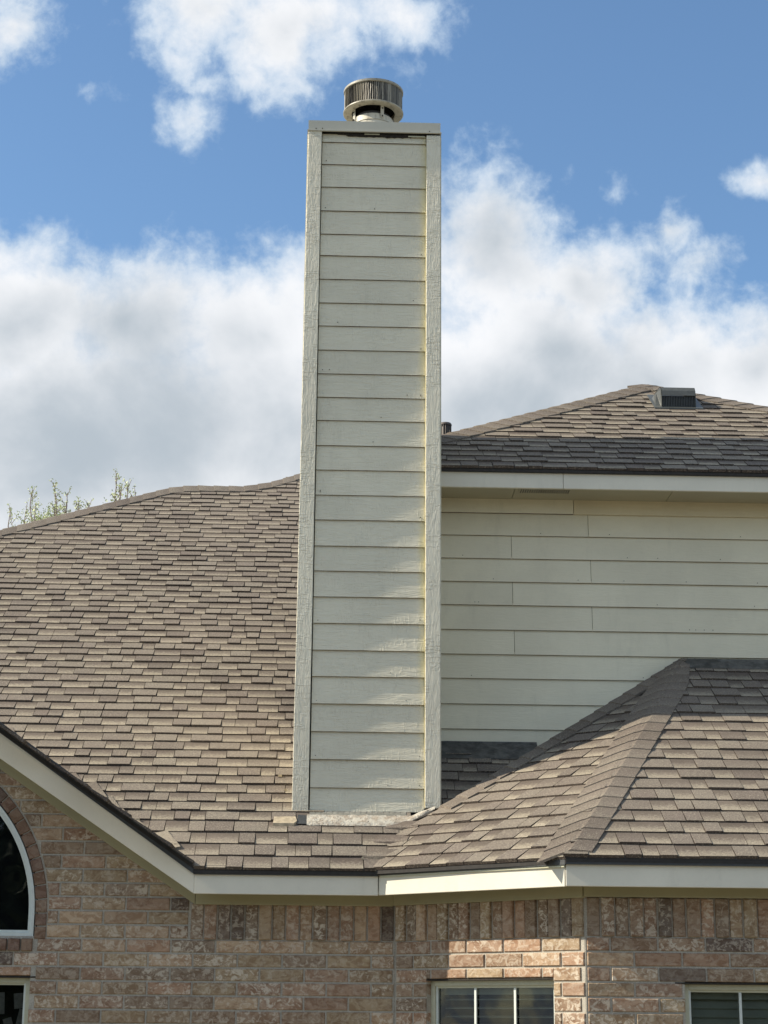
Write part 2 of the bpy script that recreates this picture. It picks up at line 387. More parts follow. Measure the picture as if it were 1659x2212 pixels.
def glass_mat():
    m = bpy.data.materials.new('window_glass'); m.use_nodes = True; nt = m.node_tree; nt.nodes.clear(); N = NT(nt)
    o = N.n('ShaderNodeOutputMaterial'); mx = N.n('ShaderNodeMixShader'); tr = N.n('ShaderNodeBsdfTransparent'); gl = N.n('ShaderNodeBsdfGlossy')
    tr.inputs[0].default_value = (.60, .64, .61, 1); gl.inputs['Roughness'].default_value = .012; gl.inputs[0].default_value = (.9, .95, 1, 1)
    fr = N.n('ShaderNodeFresnel'); fr.inputs[0].default_value = 1.5
    w = N.noise(N.pos(), 2.2, 2, .5); N.l(N.bump(w, .004, .6), gl.inputs['Normal'])
    N.l(fr.outputs[0], mx.inputs[0]); N.l(tr.outputs[0], mx.inputs[1]); N.l(gl.outputs[0], mx.inputs[2]); N.l(mx.outputs[0], o.inputs[0]); return m
M['glass'] = glass_mat()
def leaf_mat(name, a, bcol):
    m, nt, b = mat(name); N = NT(nt)
    c = N.mix(N.attr('tint', 'Fac'), a, bcol); N.l(c, b.inputs['Base Color']); b.inputs['Roughness'].default_value = .6
    b.inputs['Transmission Weight'].default_value = 0; return m
M['leaf'] = leaf_mat('spring_leaf', (.22, .27, .10), (.55, .60, .32))
M['reflection_hedge'] = leaf_mat('dark_leaf', (.02, .03, .012), (.06, .09, .03))

# ------------------------------------------------------------------ ground
g = MB(); g.poly([(-400, -400, -H), (400, -400, -H), (400, 600, -H), (-400, 600, -H)])
tag(g.build('ground', M['ground'], loc=(0, 0, -H)), kind='structure')

# ------------------------------------------------------------------ the house
house = empty('brick_house', (0, 11, 0))
tag(house, 'tan brick house with brown shingle roofs and a tall siding-clad chimney', 'house')

SL = 2 / 3.0
def zmain(x, y): return .843 + SL * (y - 10.58)
def zbay(x, y): return .859 + SL * (y - 9.74)
def zup(x, y): return 3.533 + SL * (y - 11.58)
SD = .6226; DG = (.653, .757)
def zdiag(x, y): return .849 + SD * (DG[0] * (x + .034) + DG[1] * (y - 10.58))
def zgab(x, y): return .868 - SL * (x + 1.05)
APX = (2.03, 11.95)

def deck(name, pts, zf, drop=.012, thick=.02):
    m = MB(); top = [(x, y, zf(x, y) - drop) for x, y in pts]; bot = [(x, y, zf(x, y) - drop - thick) for x, y in pts]
    m.poly(top); m.poly(bot[::-1])
    for i in range(len(pts)):
        j = (i + 1) % len(pts); m.poly([bot[i], bot[j], top[j], top[i]])
    return m.build(name, M['deck'], house)

# shingle tones: warm browns, tans and greys of a blended laminate shingle
TONES_HI = [(.160, .136, .112), (.182, .157, .128), (.206, .180, .144), (.146, .122, .101), (.192, .167, .134), (.170, .145, .118)]
TONES_LO = [(.318, .278, .210), (.300, .262, .198), (.336, .294, .222), (.280, .243, .186)]
TONES_CAP = [(.168, .143, .117), (.152, .128, .104), (.190, .164, .132), (.140, .117, .096)]
TONES_HI, TONES_LO, TONES_CAP = [[tuple(x * .93 for x in t) for t in T_] for T_ in (TONES_HI, TONES_LO, TONES_CAP)]
SHINGLES = []    # (mesh builder, parent)
def jit(c, a=.06):
    k = 1 + random.uniform(-a, a); return tuple(x * k for x in c)
def slab(poly, mapf, zf_h, vlow, E, tint, flag):
    """one shingle piece: polygon in (u,v); zf_h(v) gives its lift"""
    m = MB(); n = len(poly)
    top = [mapf(u, v, zf_h(v)) for u, v in poly]; bot = [mapf(u, v, -.006) for u, v in poly]
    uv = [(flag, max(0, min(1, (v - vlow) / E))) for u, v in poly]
    m.mesh(top + bot, [tuple(range(n))] + [(i, n + i, n + (i + 1) % n, (i + 1) % n) for i in range(n)], tint,
           [uv] + [[(0, 0)] * 4 for _ in range(n)])
    for i in range(1, n + 1): m.c[i] = (.055, .043, .038)      # cut edges show the black asphalt
    return m
E_ = .143
def lay(parent, O, U, V, u0, u1, v1, clips, seed, v0=0.0, wob=.004, E=E_, bigk=1.0, first=0):
    """courses of laminate shingles on the plane O+uU+vV; clips are (ax,ay,c) keeping ax*x+ay*y<=c in plan"""
    rnd = random.Random(seed); U = Vector(U).normalized(); V = Vector(V).normalized(); Nn = U.cross(V).normalized()
    if Nn.z < 0: Nn = -Nn
    O = Vector(O)
    def mp(u, v, h): return O + U * u + V * v + Nn * h
    fns = []
    for (ax, ay, c) in clips:
        fns.append(lambda p, ax=ax, ay=ay, c=c: ax * (O.x + U.x * p[0] + V.x * p[1]) + ay * (O.y + U.y * p[0] + V.y * p[1]) - c)
    k = 0; v = v0; E_main = E
    while v < v1:
        E = .141 if k < first else E_main
        u = u0 - rnd.uniform(0, .3); hi = rnd.random() < .5
        sag = lambda x, k=k: wob * noise.noise(Vector((x * 1.3, k * .7, seed))) * 2.2
        while u < u1:
            w = rnd.choice((.095, .12, .145, .17, .20)) * (1.0 if hi else .95) * bigk
            vl = v + sag(u); vr = v + sag(u + w)
            t = .0125 if hi else .0075
            t *= rnd.uniform(.85, 1.25)
            lift = .004 * max(0, noise.noise(Vector((u * 2.1, v * 2.7, 5 + seed))))
            sl_ = rnd.uniform(-.012, .012) if hi else 0
            g_ = .0015
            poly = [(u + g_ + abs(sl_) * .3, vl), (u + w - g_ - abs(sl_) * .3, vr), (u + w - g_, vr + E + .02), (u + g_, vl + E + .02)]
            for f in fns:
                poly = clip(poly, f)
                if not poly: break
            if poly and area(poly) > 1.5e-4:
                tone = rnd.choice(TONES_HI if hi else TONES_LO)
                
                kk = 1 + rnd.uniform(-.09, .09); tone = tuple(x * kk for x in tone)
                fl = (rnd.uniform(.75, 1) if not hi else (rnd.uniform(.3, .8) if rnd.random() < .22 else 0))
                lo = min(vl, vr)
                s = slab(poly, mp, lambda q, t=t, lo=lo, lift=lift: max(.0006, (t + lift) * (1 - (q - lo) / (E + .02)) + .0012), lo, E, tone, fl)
                SHINGLES.append((s, parent))
            u += w; hi = (not hi) if rnd.random() < .86 else hi
        v += E; k += 1
def line_clip(p, q, inside):
    """half-plane through p,q in plan that keeps the point inside"""
    a = q[1] - p[1]; b = -(q[0] - p[0]); c = a * p[0] + b * p[1]
    if a * inside[0] + b * inside[1] > c: a, b, c = -a, -b, -c
    return (a, b, c)
CAPS = []
def caps(parent, P0, P1, z0, z1, d1, d2, zf1, zf2, w1=.15, w2=.15, seed=0, E=.135, path=None, hz=.012, tones=TONES_CAP, taper=False):
    """hip or ridge caps laid from the low end: d1,d2 are plan directions down each side"""
    rnd = random.Random(seed)
    pts = path or [P0, P1]
    segs = []; L = 0
    for a, b in zip(pts[:-1], pts[1:]):
        l = hypot(b[0] - a[0], b[1] - a[1]); segs.append((L, l, a, b)); L += l
    def at(s):
        for (s0, l, a, b) in segs:
            if s <= s0 + l + 1e-9: t = (s - s0) / l; return (a[0] + (b[0] - a[0]) * t, a[1] + (b[1] - a[1]) * t)
        return pts[-1]
    s = 0
    step = E * .93
    while s < L - .02:
        e = min(L, s + step + .02); m = MB(); rows = []
        for (q, hh) in ((s, .010), (e, .002)):
            x, y = at(q); row = []; tp_ = min(1, .35 + hypot(x - pts[-1][0], y - pts[-1][1]) * 1.6) if taper else 1
            zr = z0 if False else None
            for (dd, zf, ww) in ((d1, zf1, w1), (d2, zf2, w2)):
                k = [(1.0, 0), (.5, .002), (.18, .003)]
                ww = ww * tp_; r = [(x + dd[0] * ww * f, y + dd[1] * ww * f, zf(x + dd[0] * ww * f, y + dd[1] * ww * f) + hz + hh + b) for f, b in k]
                row.append(r)
            mid = (x, y, (zf1(x, y) + zf2(x, y)) / 2 + hz + hh - .004)
            rows.append(row[0] + [mid] + row[1][::-1])
        lo, hi = rows; n = len(lo)
        low = [(p[0], p[1], p[2] - .010 - hz * .3) for p in lo]
        tone = jit(rnd.choice(tones), .10)
        m.mesh(lo + hi + low, [(i, i + 1, n + i + 1, n + i) for i in range(n - 1)] + [(i + 1, i, 2 * n + i, 2 * n + i + 1) for i in range(n - 1)], tone,
               [[(.35, 0), (.35, 0), (.35, 1), (.35, 1)]] * (n - 1) + [[(0, 0)] * 4] * (n - 1))
        # side skirts so the caps have thickness at their long edges
        for i in (0, n - 1):
            a, b = lo[i], hi[i]; m.poly([a, b, (b[0], b[1], b[2] - .016), (a[0], a[1], a[2] - .018)], tuple(x * .6 for x in tone))
        CAPS.append((m, parent)); s += step

# --- roof decks (the boards and felt under the shingles)
hipL = [(-7.4, 11.96), (-3.128, 15.365), (-1.779, 16.44), (-1.60, 16.50), (-1.101, 16.508), (-.849, 16.641), (-.573, 16.902), (.2, 17.6)]
main_roof = deck('main_roof', [(-1.05, 10.58), (-.034, 10.58), (.37, 11.41), (1.25, 11.95), (1.25, 17.6)] + hipL[::-1] + [(-7.4, 10.58), (-4.70, 10.58), (-2.873, 12.40)], zmain)
bay_roof = deck('bay_roof', [(.94, 9.74), (4.3, 9.74), (3.3, 11.95), APX], zbay)
mb = MB(); mb.poly([(4.3, 9.74, zbay(0, 9.74)), (6.2, 11.6, .86), (6.2, 11.95, .86), (3.3, 11.95, zbay(0, 11.95))]); mb.poly([(4.3, 9.77, .70), (6.2, 11.62, .70), (6.2, 11.6, .86), (4.3, 9.74, .86)]); RIGHT_SLOPE = mb
diag_roof = deck('angled_roof', [(-.034, 10.58), (.94, 9.74), APX, (.37, 11.08), (.24, 11.16)], zdiag)
upper_roof = deck('upper_roof', [(-.28, 11.58), (5.0, 11.58), (2.10, 13.45)], zup)
def zupL(x, y): return 3.545 + .52 * (x + .28)
def zupR(x, y): return 3.545 + .428 * (5.0 - x)
deck('upper_roof_left_slope', [(-.28, 11.58), (2.10, 13.45), (2.10, 15.4), (-.28, 17.2)], zupL, 0.0)
deck('upper_roof_right_slope', [(5.0, 11.58), (2.10, 13.45), (2.10, 15.4), (5.0, 17.2)], lambda x, y: 3.545 + 1.243 * (5.0 - x) / 2.9, 0.0)
gable_roof = deck('gable_roof', [(-1.05, 10.58), (-2.873, 12.40), (-2.873, 10.58)], zgab)
deck('gable_roof_left_slope', [(-4.70, 10.58), (-2.873, 10.58), (-2.873, 12.40)], lambda x, y: .868 + SL * (x + 4.70))
# back slopes that close the main roof behind its ridge, and the small slope behind the bay
zr = zmain(-1.5, 16.5)
mb = MB()
for a, b in zip(hipL[:-1], hipL[1:]):
    mb.poly([(a[0], a[1], zmain(*a) - .02), (b[0], b[1], zmain(*b) - .02), (b[0] - .4, 24, .6), (a[0] - .4, 24, .6)][::-1])
mb.poly([(-7.4, 11.96, zmain(-7.4, 11.96) - .02), (-7.8, 24, .6), (-9.4, 24, .6), (-9.4, 10.58, .6), (-7.4, 10.58, .855)])
mb.build('rear_roof_slope', M['shingle'], house)
mb = MB(); zA = zbay(*APX) - .02
mb.poly([(.37, 11.08, zdiag(.37, 11.08) - .02), (APX[0], APX[1], zA), (1.22, 11.95, 1.765), (.385, 11.16, 1.235)])
mb.build('hidden_cricket_slope', M['shingle'], house)

RIGHT_SLOPE.build('bay_right_slope', M['shingle'], house)
# --- shingles
cA = line_clip((-1.05, 10.58), (-3.0, 12.53), (-1, 12)); cV = line_clip((-.034, 10.58), (.40, 11.48), (-1, 12))
cE = (0, -1, -10.57)
hl = [line_clip(a, b, (-2, 12)) for a, b in zip(hipL[:-1], hipL[1:])]
Um, Vm = (1, 0, 0), (0, 1, SL)
def lay_main():
    O = (0, 10.575, zmain(0, 10.575))
    # left of the ridge corner, the level ridge, and right of it
    n0 = len(SHINGLES)
    lay(main_roof, O, Um, Vm, -5.2, -1.60, 7.4, [cA, hl[1], hl[2], hl[0], (1, 0, -1.60)], 11)
    lay(main_roof, O, Um, Vm, -1.60, -1.05, 7.4, [cA, hl[3], (-1, 0, 1.60), (1, 0, -1.05)], 12)
    lay(main_roof, O, Um, Vm, -1.05, .34, 7.6, [hl[5], hl[6], (-1, 0, 1.05), cV, (1, 0, .36)], 13)
    lay(main_roof, O, Um, Vm, .36, 1.3, 1.45, [(-1, 0, -.36), (0, 1, 11.83)], 14, v0=E_ * 3 * 1)
# one continuous run: the seams at x=-1.60 and -1.05 are hidden by sharing the course and cutting on random joints
def lay_main_seamless():
    O = Vector((0, 10.572, zmain(0, 10.572)))
    def top_ok(x, y):
        for a, b in zip(hipL[:-1], hipL[1:]):
            if a[0] <= x <= b[0]:
                return y <= a[1] + (b[1] - a[1]) * (x - a[0]) / (b[0] - a[0]) - .01
        return False
    tmp = len(SHINGLES)
    lay(main_roof, O, Um, Vm, -5.6, .5, 7.9, [cA], 11, E=.119, first=4)
    keep = []
    V = Vector(Vm).normalized()
    for m, p in SHINGLES[tmp:]:
        n = len(m.v) // 2; pts = m.v[:n]; c = sum(pts, Vector()) / n
        if not (top_ok(c.x, c.y + .03)): continue
        if c.y < 11.6 and (cV[0] * c.x + cV[1] * c.y - cV[2]) > .02: continue
        if c.x > -.40 and 11.19 < c.y: continue
        keep.append((m, p))
    del SHINGLES[tmp:]; SHINGLES.extend(keep)
lay_main_seamless()
lay(main_roof, (0, 11.0, zmain(0, 11.0)), Um, Vm, .38, 1.35, 1.05, [(-1, 0, -.38), (0, 1, 11.82)], 14, E=.122)
lay(bay_roof, (0, 9.735, zbay(0, 9.735)), (1, 0, 0), (0, 1, SL), .8, 4.5, 2.6, [line_clip((.93, 9.74), APX, (3, 10)), (0, 1, 11.84), line_clip((4.3, 9.74), (3.3, 11.95), (3, 10))], 21, E=.130)
dU = Vector((.757, -.653, 0)); dV = Vector((DG[0], DG[1], SD))
hipB0 = (.37, 11.07)
lay(diag_roof, (-.034 - DG[0] * .006, 10.58 - DG[1] * .006, .845), dU, dV, -.3, 1.5, 2.2,
    [line_clip((.94, 9.74), APX, (.5, 10.6)), line_clip(hipB0, APX, (.9, 10.6)), line_clip((-.06, 10.59), (.33, 11.36), (.9, 10.6))], 31, E=.131)
lay(upper_roof, (0, 11.572, zup(0, 11.572)), (1, 0, 0), (0, 1, SL), -.3, 4.4, 2.5, [line_clip((-.28, 11.58), (2.10, 13.45), (3, 12)), line_clip((5.0, 11.58), (2.10, 13.45), (2, 12))], 41, E=.122)
# gable slope, seen edge-on, and the woven pieces that cross the valley
lay(gable_roof, (-1.05, 10.57, zgab(-1.05, 10.57)), (0, 1, 0), (-1, 0, SL), 0, 2.0, 2.25, [line_clip((-1.05, 10.58), (-3.0, 12.53), (-2.8, 11)), (-1, 0, 2.873)], 51)

def put_valley_pieces():
    rnd = random.Random(5); V = Vector(Vm).normalized(); Nn = Vector((0, -SL, 1)).normalized()
    t = .16; L = []
    while t < 2.4:
        w = rnd.uniform(.10, .16); x, y = -1.05 - t, 10.58 + t; x2, y2 = -1.05 - t - w, 10.58 + t + w
        d = rnd.uniform(.06, .15)
        P = lambda a, b, h: Vector((a, b, zmain(a, b))) + Nn * h
        a, b, c = (x - .012, y - .012), (x2 + .005, y2 + .005), (x2 + d * .9, y2 + d * .35)
        e = (x + d * .55, y + d * .1)
        m = MB(); top = [P(*a, .016), P(*e, .020), P(*c, .012), P(*b, .012)]; bot = [P(*a, -.01), P(*e, -.004), P(*c, -.004), P(*b, -.01)]
        tone = jit(rnd.choice(TONES_HI + TONES_LO), .08)
        m.mesh(top + bot, [(0, 1, 2, 3)] + [(i, 4 + i, 4 + (i + 1) % 4, (i + 1) % 4) for i in range(4)], tone, [[(rnd.choice((0, .6)), k) for k in (0, 0, 1, 1)]] + [[(0, 0)] * 4] * 4)
        m.build('valley_shingle', M['shingle'], main_roof); t += w
    # where the angled slope runs into the main one the courses lap over each other
    for i, tt in enumerate((.10, .26, .42)):
        x = -.034 + tt * .43; y = 10.58 + tt * .9
        m = MB(); zz = lambda a, b: max(zmain(a, b), zdiag(a, b))
        q = [(x - .11, y + .012), (x + .02, y - .01), (x + .08, y - .05), (x + .10, y + .03), (x + .03, y + .09), (x - .08, y + .10)]
        top = [(a, b, zz(a, b) + (.014 if k < 3 else .006)) for k, (a, b) in enumerate(q)]; bot = [(a, b, zz(a, b) - .004) for a, b in q]
        n = len(q)
        m.mesh(top + bot, [tuple(range(n))] + [(k, n + k, n + (k + 1) % n, (k + 1) % n) for k in range(n)], jit(rnd.choice(TONES_LO + TONES_HI), .05), [[(.6, 0), (.6, 0), (.6, 0), (.6, 1), (.6, 1), (.6, 1)]] + [[(0, 0)] * 4] * n)
        m.build('valley_shingle', M['shingle'], diag_roof)
put_valley_pieces()

SHINGLES_V = sorted(SHINGLES, key=lambda s: -seen_size(s[0]))
rest = MB()
for i, (m, p) in enumerate(SHINGLES_V):
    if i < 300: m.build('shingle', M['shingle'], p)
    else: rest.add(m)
tag(rest.build('shingles', M['shingle'], house), kind='stuff')

# hip and ridge caps
def n2(a, b): l = hypot(a, b); return (a / l, b / l)
caps(bay_roof, (.945, 9.755), APX, 0, 0, n2(-2.2, .2), n2(1, -.06), zdiag, zbay, .155, .135, 61, E=.124, taper=True)
zC = lambda x, y: min(zdiag(x, y), zdiag(x, y) - 1.2 * max(0, -(x - hipB0[0]) * .472 + (y - hipB0[1]) * .88))
caps(diag_roof, hipB0, APX, 0, 0, n2(.45, -.9), n2(-.45, .9), zdiag, zC, .125, .06, 62, E=.124, taper=True)
caps(bay_roof, (4.29, 9.755), (3.3, 11.95), 0, 0, n2(-1, -.06), n2(2.2, .2), zbay, lambda x, y: zbay(x, y) - .9 * max(0, x - (4.3 - (y - 9.74) * .4525)), .14, .15, 66, E=.124)
caps(upper_roof, (-.28, 11.58), (2.10, 13.45), 0, 0, n2(1, -.45), n2(-.9, .9), zup, lambda x, y: zupL(x, y), .15, .16, 63)
caps(upper_roof, (4.4, 11.97), (2.10, 13.45), 0, 0, n2(-1, -.35), n2(1, 1), zup, lambda x, y: 3.545 + 1.243 * (5 - x) / 2.9, .15, .14, 64)
backz = lambda x, y: zmain(x, y) - 1.2 * max(0, max(y - (a[1] + (b[1] - a[1]) * (x - a[0]) / (b[0] - a[0])) for a, b in zip(hipL[:-1], hipL[1:]) if a[0] - .3 <= x <= b[0] + .3)) * .9
caps(main_roof, None, None, 0, 0, n2(.15, -1), n2(-.4, .9), zmain, backz, .15, .14, 65, path=[(-5.4, 13.555)] + hipL[1:7], E=.15)
CV = sorted(CAPS, key=lambda s: -seen_size(s[0]))
restc = MB()
for i, (m, p) in enumerate(CV):
    if i < 300: m.build('ridge_cap_shingle', M['shingle'], p)
    else: restc.add(m)
if restc.v: tag(restc.build('ridge_cap_shingles', M['shingle'], house), kind='stuff')

# flashing where the roofs meet the upper wall
def strip(name, x0, x1, y0, zf, y1, up, mat_, seed, par, seg=26, amp=.006):
    m = MB(); rows = []
    for i in range(seg + 1):
        x = x0 + (x1 - x0) * i / seg
        j = amp * noise.noise(Vector((x * 6, seed, 0))); j2 = amp * 2 * noise.noise(Vector((x * 9, seed + 4, 0)))
        rows.append([(x, y0 + j2, zf(x, y0) + .012), (x, y0 + .01 + j2, zf(x, y0) + .018 + j), (x, (y0 + y1) / 2, zf(x, (y0 + y1) / 2) + .02 + j), (x, y1 - .012, zf(x, y1) + .018), (x, y1 - .008, zf(x, y1) + up)])
    for a, b in zip(rows[:-1], rows[1:]):
        for k in range(4): m.poly([a[k], b[k], b[k + 1], a[k + 1]])
    return m.build(name, mat_, par, smooth=True)
strip('wall_flashing', 2.03, 3.3, 11.825, zbay, 11.935, .02, M['flash'], 3, bay_roof)
strip('wall_flashing', .38, 1.05, 11.76, zmain, 11.935, .03, M['flash'], 8, main_roof)

# ------------------------------------------------------------------ eaves: fascia, drip edge, frieze, soffit
A, B = Vector((0, 10.6)), Vector((.94, 9.76)); T = (B - A).normalized(); Nd = Vector((-.666, -.746))
def board(name, m, mt, par=house, bv=.003): o = m.build(name, mt, par); return bevel(o, bv) if bv else o
def ob(p0, p1, dn, z0, z1, z0b=None, z1b=None): m = MB(); m.obox(p0, p1, dn, z0, z1, z0b, z1b); return m
G = .0015
board('fascia', ob((-1.046, 10.6), (-.012, 10.6), (0, .022), .700, .830), M['fascia'])
board('fascia', ob((-.010, 10.609), (.936, 9.763), (.0147, .0164), .702, .832), M['fascia'])
board('fascia', ob((.942, 9.76), (4.28, 9.76), (0, .022), .704, .834), M['fascia'])
board('drip_edge', ob((-1.05, 10.584), (-.012, 10.584), (0, .014), .806, .856), M['drip'], bv=0)
board('drip_edge', ob((-.02, 10.595), (.935, 9.742), (.0097, .0108), .812, .862), M['drip'], bv=0)
board('drip_edge', ob((.938, 9.742), (4.30, 9.742), (0, .014), .815, .868), M['drip'], bv=0)
# small rolled bead under the sunlit drip edge
board('drip_bead', ob((.0, 10.590), (.932, 9.752), (.008, .009), .800, .811), M['frame_cream'], bv=.002)
# gable rake
RX = -2.873
def zl(x, z0=.0): return z0 + .682 * (-1.046 - x)
m = MB(); m.obox((RX, 10.6), (-1.046, 10.6), (0, .022), .700 + .660 * (-1.046 - RX), .835 + .687 * (-1.046 - RX), .700, .835); board('rake_fascia', m, M['fascia'])
m = MB(); m.obox((2 * RX + 1.046, 10.6), (RX, 10.6), (0, .022), .700, .835, .700 + .660 * (-1.046 - RX), .835 + .687 * (-1.046 - RX)); board('rake_fascia', m, M['fascia'])
m = MB(); m.obox((RX, 10.584), (-1.046, 10.584), (0, .014), .806 + .689 * (-1.046 - RX), .862 + .695 * (-1.046 - RX), .806, .862); board('rake_drip_edge', m, M['drip'], bv=0)
m = MB(); m.obox((2 * RX + 1.046, 10.584), (RX, 10.584), (0, .014), .806, .862, .806 + .689 * (-1.046 - RX), .862 + .695 * (-1.046 - RX)); board('rake_drip_edge', m, M['drip'], bv=0)
# frieze boards against the brick
YW, YR = 10.85, 9.985
W0 = Vector((.096, YW)); W1 = Vector((1.065, YR))
fz0 = .655
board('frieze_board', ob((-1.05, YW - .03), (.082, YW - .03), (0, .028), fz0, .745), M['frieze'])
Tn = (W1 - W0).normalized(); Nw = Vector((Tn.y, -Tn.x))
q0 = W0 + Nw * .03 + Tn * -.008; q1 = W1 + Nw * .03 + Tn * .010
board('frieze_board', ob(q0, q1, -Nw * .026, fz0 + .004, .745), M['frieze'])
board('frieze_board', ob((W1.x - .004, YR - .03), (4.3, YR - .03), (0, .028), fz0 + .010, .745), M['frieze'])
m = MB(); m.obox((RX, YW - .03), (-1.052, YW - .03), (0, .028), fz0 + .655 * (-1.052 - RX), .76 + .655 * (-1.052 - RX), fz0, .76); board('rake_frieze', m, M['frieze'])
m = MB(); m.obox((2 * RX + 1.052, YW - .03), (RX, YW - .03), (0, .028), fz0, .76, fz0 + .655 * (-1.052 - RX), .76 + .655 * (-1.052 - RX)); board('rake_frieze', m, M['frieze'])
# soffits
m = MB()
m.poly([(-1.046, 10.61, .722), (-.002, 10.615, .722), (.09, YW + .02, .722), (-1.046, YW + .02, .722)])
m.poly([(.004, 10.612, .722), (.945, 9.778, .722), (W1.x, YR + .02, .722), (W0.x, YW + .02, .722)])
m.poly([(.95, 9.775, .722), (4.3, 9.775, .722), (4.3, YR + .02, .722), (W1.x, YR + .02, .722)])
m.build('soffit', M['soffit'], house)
m = MB()
for sgn in (0, 1):
    xs = (-1.046, RX) if not sgn else (2 * RX + 1.046, RX)
    za = .722; zb = .722 + .66 * (-1.046 - RX)
    m.poly([(xs[0], 10.61, za), (xs[1], 10.61, zb), (xs[1], YW + .02, zb), (xs[0], YW + .02, za)])
m.build('rake_soffit', M['soffit'], house)

# ------------------------------------------------------------------ brick walls
PZ = .078; JO = .0105; ZT = .456      # course pitch, joint, top of the first stretcher course
BR = []   # (mb, parent, name)
TB = [(.42, .305, .225), (.45, .33, .24), (.28, .215, .17), (.37, .245, .180), (.36, .27, .195), (.31, .22, .165), (.34, .235, .18), (.38, .29, .205), (.28, .205, .155), (.36, .25, .19)]
TBD = [(.185, .145, .115), (.21, .165, .13), (.17, .13, .105)]
rb = random.Random(77)
def brick_piece(poly, P, depth, tint, amt, prot=0.0):
    """poly in (s,z); P(s,z,d) maps to 3D with d out of the wall"""
    m = MB(); n = len(poly); cx = sum(p[0] for p in poly) / n; cz = sum(p[1] for p in poly) / n
    ins = []
    for p in poly:
        dx, dz = cx - p[0], cz - p[1]; ins.append((p[0] + (.004 if dx > 0 else -.004) * min(1, abs(dx) / .01), p[1] + (.004 if dz > 0 else -.004) * min(1, abs(dz) / .01)))
    j = [rb.uniform(-.0012, .0012) for _ in range(n)]
    f = [P(a, b, prot + j[i]) for i, (a, b) in enumerate(ins)]; r = [P(a + rb.uniform(-.0008, .0008), b + rb.uniform(-.0008, .0008), prot - .0045) for a, b in poly]; k = [P(a, b, -depth) for a, b in poly]
    off = rb.random(); uvf = lambda q: [(off, amt)] * q
    m.mesh(f + r + k, [tuple(range(n))] + [(i, (i + 1) % n, n + (i + 1) % n, n + i)[::-1] for i in range(n)] + [(n + i, n + (i + 1) % n, 2 * n + (i + 1) % n, 2 * n + i)[::-1] for i in range(n)],
           tint, [uvf(n)] + [uvf(4)] * (2 * n))
    return m
TB = [(a * 1.05, b * 1.05, c * .97) for a, b, c in TB]
def tone():
    if rb.random() < .07: return jit(rb.choice(TBD), .18), rb.uniform(.1, .5)
    return jit(rb.choice(TB), .13), rb.uniform(.15, .78)
def wall_bricks(P, s0, s1, ztop, zbot, parent, opens, cuts=[], arch=None, solid_hi=None, phase=0, closer=0):
    """running bond from ztop down; opens = list of (s0,s1,z0,z1); cuts = 2D clip functions"""
    k0 = int(round((ZT - ztop) / PZ)); k = k0
    while ZT - PZ * k - .02 > zbot:
        zt = ZT - PZ * k; zb = zt - PZ + JO
        s = s0 + (0 if (k + phase) % 2 == 0 else -.127); first = True
        s += .0
        while s < s1:
            L = .2435
            a, b = max(s, s0) + JO / 2, min(s + L + JO, s1) - JO / 2
            s += L + JO
            if b - a < .03: continue
            spans = [(a, b, zb, zt)]
            for (o0, o1, q0, q1) in opens:
                ns = []
                for (x0, x1, y0, y1) in spans:
                    if x1 <= o0 or x0 >= o1 or y1 <= q0 or y0 >= q1: ns.append((x0, x1, y0, y1)); continue
                    if x0 < o0 - .02: ns.append((x0, o0, y0, y1))
                    if x1 > o1 + .02: ns.append((o1, x1, y0, y1))
                    if y1 > q1 + .012: ns.append((max(x0, o0), min(x1, o1), q1, y1))
                spans = ns
            for (x0, x1, y0, y1) in spans:
                if x1 - x0 < .015: continue
                poly = [(x0, y0), (x1, y0), (x1, y1), (x0, y1)]
                if arch:
                    cx_, cz_, Ra = arch
                    if y1 > cz_ - .15:
                        def ax(z, sg): h = max(0, z - cz_); return cx_ + sg * (sqrt(max(0, Ra * Ra - h * h)))
                        inside = lambda x, z: (hypot(x - cx_, max(0, z - cz_)) < Ra)
                        if z_all(inside, poly): continue
                        if any(inside(*p) for p in poly):
                            if y1 > cz_ + Ra: pass
                            sg = 1 if (x0 + x1) / 2 > cx_ else -1
                            xa, xb = ax(y0, sg), ax(y1, sg)
                            if sg > 0: poly = clip(poly, lambda p, xa=xa, xb=xb, y0=y0, y1=y1: (xa + (xb - xa) * (p[1] - y0) / (y1 - y0)) + .008 - p[0])
                            else: poly = clip(poly, lambda p, xa=xa, xb=xb, y0=y0, y1=y1: p[0] - (xa + (xb - xa) * (p[1] - y0) / (y1 - y0)) + .008)
                for c in cuts:
                    if poly: poly = clip(poly, c)
                if not poly or area(poly) < 4e-4: continue
                t, am = tone()
                BR.append((brick_piece(poly, P, .07, t, am, rb.uniform(-.0015, .002)), parent, 'brick'))
        k += 1
def z_all(fn, poly): return all(fn(*p) for p in poly)
def soldiers(P, s0, s1, parent, zb=.462, h=.2, ph=0):
    n = round((s1 - s0) / .076); pitch = (s1 - s0) / n
    for i in range(n):
        a = s0 + pitch * i + .004; w = pitch - .009 + rb.uniform(-.001, .001)
        t, am = tone()
        m = brick_piece([(a, zb), (a + w, zb), (a + w, zb + h), (a, zb + h)], P, .07, t, am, .013 if (i + ph) % 2 else 0.0)
        BR.append((m, parent, 'soldier_brick'))
PL = lambda s, z, d: (s, YW - d, z)
PR = lambda s, z, d: (s, YR - d, z)
PD = lambda s, z, d: (W0.x + Tn.x * s + Nw.x * d, W0.y + Tn.y * s + Nw.y * d, z)
LD = (W1 - W0).length
